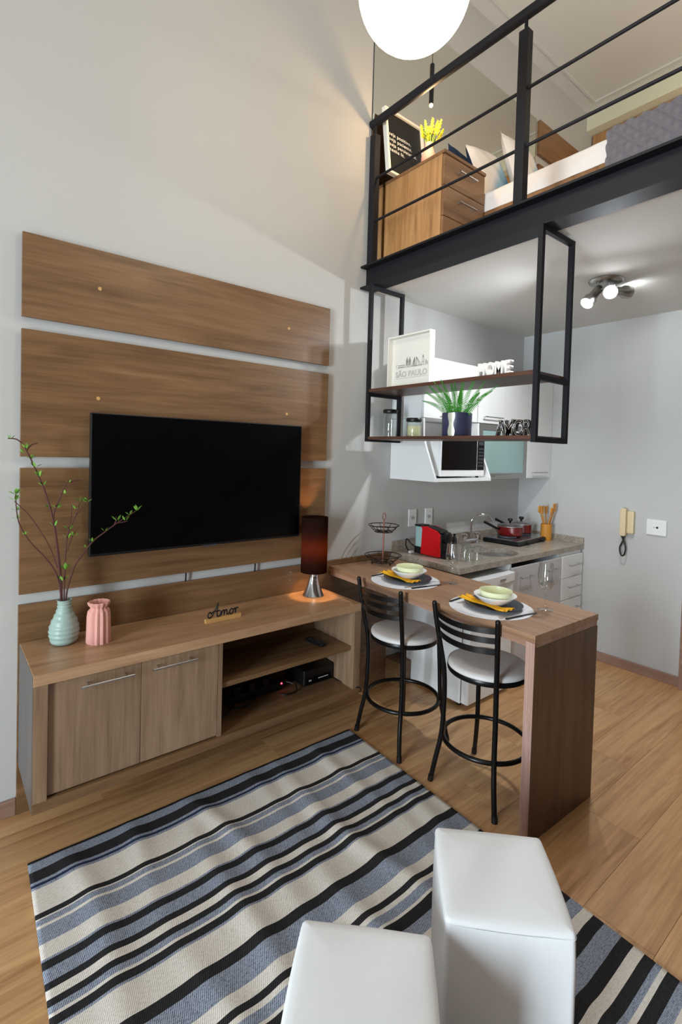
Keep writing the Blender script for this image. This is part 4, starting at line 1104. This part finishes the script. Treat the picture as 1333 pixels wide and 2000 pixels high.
# ================================================================== WALL CABINETS
def bar_handle(par, x0, x1, y, z, off=.028):
    h = MB().cyl((x0, y-off, z), (x1, y-off, z), .005, n=10)
    for x in (x0+.02, x1-.02): h.cyl((x, y-off, z), (x, y, z), .004, n=8)
    h.build('handle', 'steel', par, world=True, smooth=40)
UF = -.31
uc = thing('wall_cabinet', 'white flap-door wall cabinet above the microwave niche', 'cabinet', (2.62, -.15, 1.93))
part('body', 'white_lacquer', uc, [(2.315, 2.927, UF+.02, -.002, 1.934, 2.36)])
d = part('door', 'white_lacquer', uc, [(2.317, 2.925, UF, UF+.019, 1.937, 2.358)], bev=.0015)
bar_handle(d, 2.5, 2.75, UF, 1.975)
uc = thing('wall_cabinet', 'white two-flap wall cabinet above the frosted glass door', 'cabinet', (3.28, -.15, 1.93))
part('body', 'white_lacquer', uc, [(2.93, 3.64, UF+.02, -.002, 1.934, 2.36)])
for xa, xb in ((2.933, 3.29), (3.294, 3.638)):
    d = part('door', 'white_lacquer', uc, [(xa, xb, UF, UF+.019, 1.937, 2.358)], bev=.0015)
    bar_handle(d, xa+.06, xb-.06, UF, 1.985)
uc = thing('wall_cabinet', 'narrow tall white wall cabinet in the kitchen corner', 'cabinet', (3.84, -.15, 1.5))
part('body', 'white_lacquer', uc, [(3.643, 4.038, UF+.02, -.002, 1.50, 2.36)])
d = part('door', 'white_lacquer', uc, [(3.645, 4.036, UF, UF+.019, 1.503, 2.358)], bev=.0015)
bar_handle(d, 3.71, 3.94, UF, 1.55)
uc = thing('wall_cabinet', 'wall cabinet with a greenish frosted glass door', 'cabinet', (3.28, -.15, 1.5))
part('body', 'white_lacquer', uc, [(2.956, 3.64, UF+.02, -.002, 1.50, 1.931)])
m = MB(); m.box(2.96, 3.638, UF, UF+.019, 1.503, 1.548).box(2.96, 3.638, UF, UF+.019, 1.886, 1.929).box(2.96, 3.005, UF, UF+.019, 1.548, 1.886).box(3.593, 3.638, UF, UF+.019, 1.548, 1.886)
d = m.build('door_frame', 'brushed_nickel', uc, world=True)
part('pane', 'frosted_glass', d, [(3.005, 3.593, UF+.006, UF+.012, 1.548, 1.886)])
bar_handle(d, 3.14, 3.40, UF, 1.525)
nc = thing('microwave_niche', 'open white niche with slanted sides for the microwave', 'niche', (2.63, -.2, 1.5))
side = [(-.002, 1.497), (-.43, 1.497), (-.43, 1.52), (-.345, 1.72), (-.315, 1.80), (-.31, 1.931), (-.002, 1.931)]
for x0 in (2.315, 2.935): MB().prism(side, 'YZ', x0, x0+.018).build('side_panel', 'white_lacquer', nc, world=True, bev=.001)
part('bottom', 'white_lacquer', nc, [(2.333, 2.935, -.43, -.002, 1.497, 1.52)], bev=.001)
part('back', 'white_lacquer', nc, [(2.333, 2.935, -.012, -.002, 1.52, 1.931)])
mw = thing('microwave', 'white microwave with a black glass door in the niche', 'microwave', (2.63, -.2, 1.52))
part('body', 'white_plastic', mw, [(2.395, 2.89, -.385, -.05, 1.535, 1.80)], bev=.006)
part('front', 'white_plastic', mw, [(2.393, 2.892, -.41, -.386, 1.533, 1.802)], bev=.005)
d = part('door', 'tv_black', mw, [(2.402, 2.795, -.4125, -.409, 1.577, 1.796)], bev=.001)
pn = part('control_panel', 'tv_black', mw, [(2.802, 2.884, -.4125, -.409, 1.577, 1.796)], bev=.001)
part('display', 'dark_grey', pn, [(2.815, 2.872, -.4135, -.412, 1.76, 1.785)])
for i in range(3):
    for j in range(6): part('key', 'dark_grey', pn, [(2.816+i*.02, 2.83+i*.02, -.4133, -.412, 1.60+j*.025, 1.615+j*.025)])
part('badge', 'silver', d, [(2.575, 2.64, -.4135, -.412, 1.784, 1.791)])
for x in (2.42, 2.86):
    for y in (-.37, -.08): MB().cyl((x, y, 1.52), (x, y, 1.536), .012, n=10).build('foot', 'black_plastic', mw, world=True)

# ================================================================== WALL FITTINGS
for x0, w in ((2.522, 'left of the pair above the worktop'), (2.71, 'right of the pair above the worktop')):
    o = thing('wall_socket', 'white wall socket plate, %s' % w, 'socket', (x0+.042, 0, 1.19))
    part('plate', 'white_plastic', o, [(x0, x0+.085, -.012, -.001, 1.125, 1.258)], bev=.004)
    MB().prism([(x0+.042+.022*math.cos(R(a)), 1.192+.017*math.sin(R(a))) for a in range(0, 360, 60)], 'XZ', -.0135, -.0115).build('insert', 'grey_lacquer', o, world=True)
    for k in (-1, 0, 1): MB().cyl((x0+.042+k*.009, -.0136, 1.192-(.003 if k == 0 else 0)), (x0+.042+k*.009, -.0142, 1.192-(.003 if k == 0 else 0)), .0025, n=10).build('pin_hole', 'black_plastic', o, world=True)
ic = thing('intercom', 'cream intercom handset on the kitchen end wall', 'intercom', (4.04, -.985, 1.08))
part('base', 'cream_plastic', ic, [(4.005, 4.039, -1.035, -.975, 1.095, 1.275)], bev=.01, seg=3)
m = MB(); pr = [(0,1.075),(.012,1.076)]
MB().prism([(-.99, 1.085), (-.985, 1.075), (-.955, 1.075), (-.945, 1.085), (-.945, 1.285), (-.955, 1.297), (-.98, 1.297), (-.99, 1.285)], 'YZ', 3.965, 4.002).build('handset', 'cream_plastic', ic, world=True, bev=.009, seg=3)
MB().tube(spline([(3.985, -.948, 1.115), (3.988, -.955, 1.08), (3.99, -.975, 1.03), (3.99, -.99, .98), (3.99, -.982, .93), (3.99, -.967, .915), (3.99, -.953, .93), (3.99, -.947, .98), (3.992, -.965, 1.03), (3.998, -.975, 1.08)], 5), .006, 8).build('cord', 'black_plastic', ic, world=True, smooth=60)
sw = thing('wall_switch', 'square white cover plate beside the intercom', 'switch', (4.04, -1.19, 1.17))
part('plate', 'white_plastic', sw, [(4.028, 4.039, -1.258, -1.12, 1.108, 1.228)], bev=.004)
MB().cyl((4.0285, -1.195, 1.168), (4.026, -1.195, 1.168), .008, n=14).build('hole', 'black_plastic', sw, world=True)
MB().cyl((4.0285, -1.175, 1.168), (4.0265, -1.175, 1.168), .004, n=10).build('screw', 'steel', sw, world=True)

# ================================================================== CEILING SPOTS in the kitchen
sx_, sy_, sz_ = 2.995, -1.19, 2.815
cl = thing('spot_lamp', 'three-headed metal spot lamp on the kitchen ceiling', 'lamp', (sx_, sy_, sz_))
MB().lathe([(.001,0),(.098,0),(.102,-.008),(.095,-.02),(.07,-.027),(.001,-.03)], 40).build('canopy', 'brushed_nickel', cl, smooth=50)
def head(p, d, nm):
    p = Vector(p); d = Vector(d).normalized()
    a = MB().cyl(tuple(Vector((p.x*.75, p.y*.75, -.025))), tuple(p), .005, n=10).build('arm', 'chrome', cl, smooth=50)
    b0, b1 = p-d*.05, p+d*.10
    P = [b0, b0+d*.008, p-d*.01, p+d*.04, p+d*.06, b1]
    h = MB().tube(P, [.018,.026,.028,.029,.040,.042], 24).build('head', 'brushed_nickel', cl, smooth=45)
    MB().tube([b1+d*.0005, b1+d*.006, b1+d*.010], [.037,.034,.012], 24).build('bulb', 'bulb_white', h, smooth=60)
    return b1+d*.03
camdir = Vector((-0.292-sx_, -2.643-sy_, 1.684-2.70))
l1 = head((-.055, .035, -.085), (-.62, .25, -.75), 'a')
l2 = head((.0, -.03, -.085), camdir, 'b')
l3 = head((.065, -.045, -.07), (.85, -.25, .10), 'c')
for l_, d_, pw, cn in ((l1, (-.5, .5, -.8), 34, 172), (l2, (-.4, -.2, -.85), 42, 174), (l3, (.6, -.15, -.8), 6, 140)):
    spot('bulb_light', cl, Vector((sx_, sy_, sz_))+l_, d_, pw, (.90, .95, 1), cn, .022)

# ================================================================== HANGING SHELF
hs_ = thing('hanging_shelf', 'black metal frame shelf hanging from the loft beam', 'shelf', (2.117, -.72, 1.755))
for yc in (-.122, -1.335):
    a = .0125
    part('upright', 'black_metal', hs_, [(1.958, 1.983, yc-a, yc+a, 1.757, 2.803)], bev=.001)
    part('upright', 'black_metal', hs_, [(2.252, 2.277, yc-a, yc+a, 1.757, 2.803)], bev=.001)
    for z in (1.757, 2.062, 2.777): part('rail', 'black_metal', hs_, [(1.983, 2.252, yc-a, yc+a, z, z+.025)], bev=.001)
    # short hanger up to the ceiling slab
part('board', 'shelf_wood', hs_, [(1.962, 2.274, -1.322, -.135, 2.087, 2.108)], bev=.001)
part('board', 'shelf_wood', hs_, [(1.962, 2.274, -1.322, -.135, 1.771, 1.79)], bev=.001)
SU, SL = 2.108, 1.79
# tray with the skyline
tr = thing('skyline_tray', 'white box tray with a city skyline drawing, standing on the upper shelf', 'tray', (2.15, -.3, SU))
ya, yb = -.515, -.135; zt = SU+.365
part('back_board', 'tray_white', tr, [(2.165, 2.17, yb-.008-.364, yb-.008, SU+.012, zt-.008)])
for b in ((2.125, 2.172, ya, yb, SU+.001, SU+.012), (2.125, 2.172, ya, yb, zt-.011, zt), (2.125, 2.172, ya, ya+.011, SU+.012, zt-.011), (2.125, 2.172, yb-.011, yb, SU+.012, zt-.011)):
    part('rim', 'tray_white', tr, [b], bev=.001)
fx = 2.1642
text_mesh('lettering', 'SÃO PAULO', .0525, 0, 'print_grey', tr, frame_m((fx, yb-.045, SU+.092), (0,-1,0), (0,0,1)), outline=.0007, space=1.0)
sl = MB()
def ln(pts, r_=.0009): sl.tube([(fx, yb-.045-a, SU+.145+b) for a, b in pts], r_, 5)
ln([(0,-.062),(.285,-.062)], .0006)
ln([(0,.008),(.285,.008)], .0006)
for q in range(2): ln([(.02,.014+q*.012),(.085,.014+q*.012)], .0022)
ln([(.004,.012),(.004,.03)]); ln([(.0,.03),(.012,.03)])
for c0 in (.104, .128):
    ln([(c0-.008,.01),(c0-.008,.05),(c0,.075),(c0+.008,.05),(c0+.008,.01)], .0016); ln([(c0,.02),(c0,.06)], .0025); ln([(c0-.006,.045),(c0+.006,.045)], .0022)
ln([(.145,.012),(.235,.012)], .0014); ln([(.168,.008),(.172,.07),(.176,.008)], .0014); ln([(.182,.008),(.186,.07),(.19,.008)], .0012)
for q in range(5): ln([(.172,.07),(.148+q*.004,.014)], .0005); ln([(.186,.07),(.206+q*.007,.014)], .0005)
ln([(.238,.01),(.238,.05),(.252,.05),(.252,.01)], .0012); ln([(.24,.055),(.245,.075),(.25,.055)], .002); ln([(.242,.03),(.249,.03)], .002)
ln([(.268,.012),(.268,.04),(.274,.04),(.274,.012)], .0012); ln([(.28,.012),(.284,.032),(.287,.012)], .001)
sl.build('skyline', 'print_grey', tr, world=True)
# HOME letters
hm = thing('letter_block', 'chunky white HOME letters on the upper shelf', 'letters', (2.03, -1.07, SU))
for i, ch in enumerate('HOME'):
    text_mesh('letter', ch, .098, .016, 'letter_white', hm, frame_m((2.02, -.967-(0, .0515, .107, .166)[i], SU+.004), (0,-1,0), (0,0,1)), offset=.003, bevel=.001, xs=.68)
ar = thing('letter_block', 'black and silver AMOR letters on the lower shelf', 'letters', (2.03, -1.19, SL))
for i, (ch, off) in enumerate((('A', 0), ('M', .0475), ('O', .102), ('R', .155))):
    o = text_mesh('letter', ch, .112, .012, 'black_letter', ar, frame_m((2.03, -1.087-off, SL+.003), (0,-1,0), (0,0,1)), offset=.0025, bevel=.0008, xs=.68)
    text_mesh('letter_edge', ch, .112, 0, 'silver', o, frame_m((2.0165, -1.087-off, SL+.003), (0,-1,0), (0,0,1)), outline=.0018, xs=.68)
# jars
for (x, y, h, fill, w) in ((2.12, -.185, .165, None, 'tall'), (2.12, -.405, .10, 'sugar', 'short')):
    j = thing('glass_jar', '%s glass jar with black lid on the lower shelf' % w, 'jar', (x, y, SL))
    MB().lathe([(.001,.001),(.044,.001),(.047,.005),(.047,h-.006),(.043,h),(.040,h),(.0445,h-.008),(.0445,.007),(.001,.006)], 36).build('glass', 'thin_glass', j, smooth=50)
    if fill: MB().lathe([(.001,.0075),(.043,.0075),(.043,h*.72),(.001,h*.76)], 32).build('contents', fill, j, smooth=50)
    l_ = MB().lathe([(.001,h),(.048,h),(.050,h+.004),(.050,h+.02),(.047,h+.024),(.001,h+.025)], 36).build('lid', 'black_plastic', j, smooth=40)
# fern in a navy pot
pt = thing('potted_fern', 'green fern fronds in a navy pot on the lower shelf', 'plant', (2.11, -.757, SL))
MB().lathe([(.001,0),(.082,0),(.085,.003),(.0875,.14),(.082,.14),(.08,.125),(.001,.12)], 48).build('pot', 'pot_navy', pt, smooth=50)
m = MB()
def dr_(u, v):
    a = R(196)+(u-.5)*.40*(1+.25*math.sin(v*9)); r_ = .0853+.0025*v
    return (r_*math.cos(a), r_*math.sin(a), .004+v*.134)
m.grid(10, 14, dr_); m.build('glaze_streak', 'gold_splash', pt, smooth=60)
MB().lathe([(.001,.126),(.081,.124)], 32, cap=False).build('soil', 'dark_grey', pt)
random.seed(11)
def frond(base, tip, sag, n, wid):
    b = Vector(base); t = Vector(tip); m = MB()
    mid = (b+t)/2+Vector((0,0,sag)); path = spline([b, mid, t], 10)
    m.tube(path, [.0016*(1-.7*i/(len(path)-1)) for i in range(len(path))], 5)
    L_ = len(path)
    for i in range(2, n):
        s = i/n; q = s*(L_-1); k = min(int(q), L_-2); c = path[k].lerp(path[k+1], q-k); d = (path[k+1]-path[k]).normalized()
        sd = d.cross(Vector((-.6,-.6,.5))).normalized(); w_ = wid*math.sin(math.pi*min(1, .12+.88*s))**.6*(1.05-.5*s)
        for g in (1, -1):
            o = sd*g; e = c+o*w_+d*w_*.2; h = d*.0019
            m.add([c-h, c+o*w_*.55-h*.9+d*w_*.12, e, c+o*w_*.5+h+d*w_*.22, c+h], [(0,1,2,3,4)])
    return m.build('frond', 'fern', pt)
for tip in ((.06, .20, .26), (-.05, .235, .225), (-.10, .17, .27), (-.14, .11, .30), (-.16, .05, .315), (-.02, .09, .27), (-.17, -.01, .32), (-.13, -.05, .30), (.03, 0, .27), (-.06, -.07, .275),
            (-.16, -.10, .305), (-.15, -.155, .315), (-.12, -.21, .31), (-.10, -.27, .305), (-.05, -.31, .275), (.03, -.22, .26), (.05, -.12, .26)):
    a = (tip[0]*.15+random.uniform(-.012,.012), tip[1]*.22, .122)
    frond(a, tip, .02, 34, .021)

# ================================================================== groups of repeats
GROUPS = dict(bar_stool='bar stools at the breakfast table', placemat='placemats on the breakfast table', plate='dark plates on the placemats', napkin='mustard napkins', bowl='stacked bowls on the breakfast table',
              fork='forks on the breakfast table', knife='knives on the breakfast table', wine_glass='wine glasses on the breakfast table', drinking_glass='tumblers on the worktop', wooden_spoon='utensils in the bamboo tube',
              pouf='white poufs on the rug', cushion='cushions on the loft bed', glass_jar='jars on the hanging shelf', wall_socket='sockets above the worktop', wall_cabinet='kitchen wall cabinets',
              budding_branch='branches in the green vase', letter_block='letter blocks on the hanging shelf', saucepan='pans on the hob', backsplash='granite upstands', cable='loose black cables')
for o in COL.objects:
    if o.parent is None and o.name.split('.')[0] in GROUPS and 'category' in o: o['group'] = GROUPS[o.name.split('.')[0]]
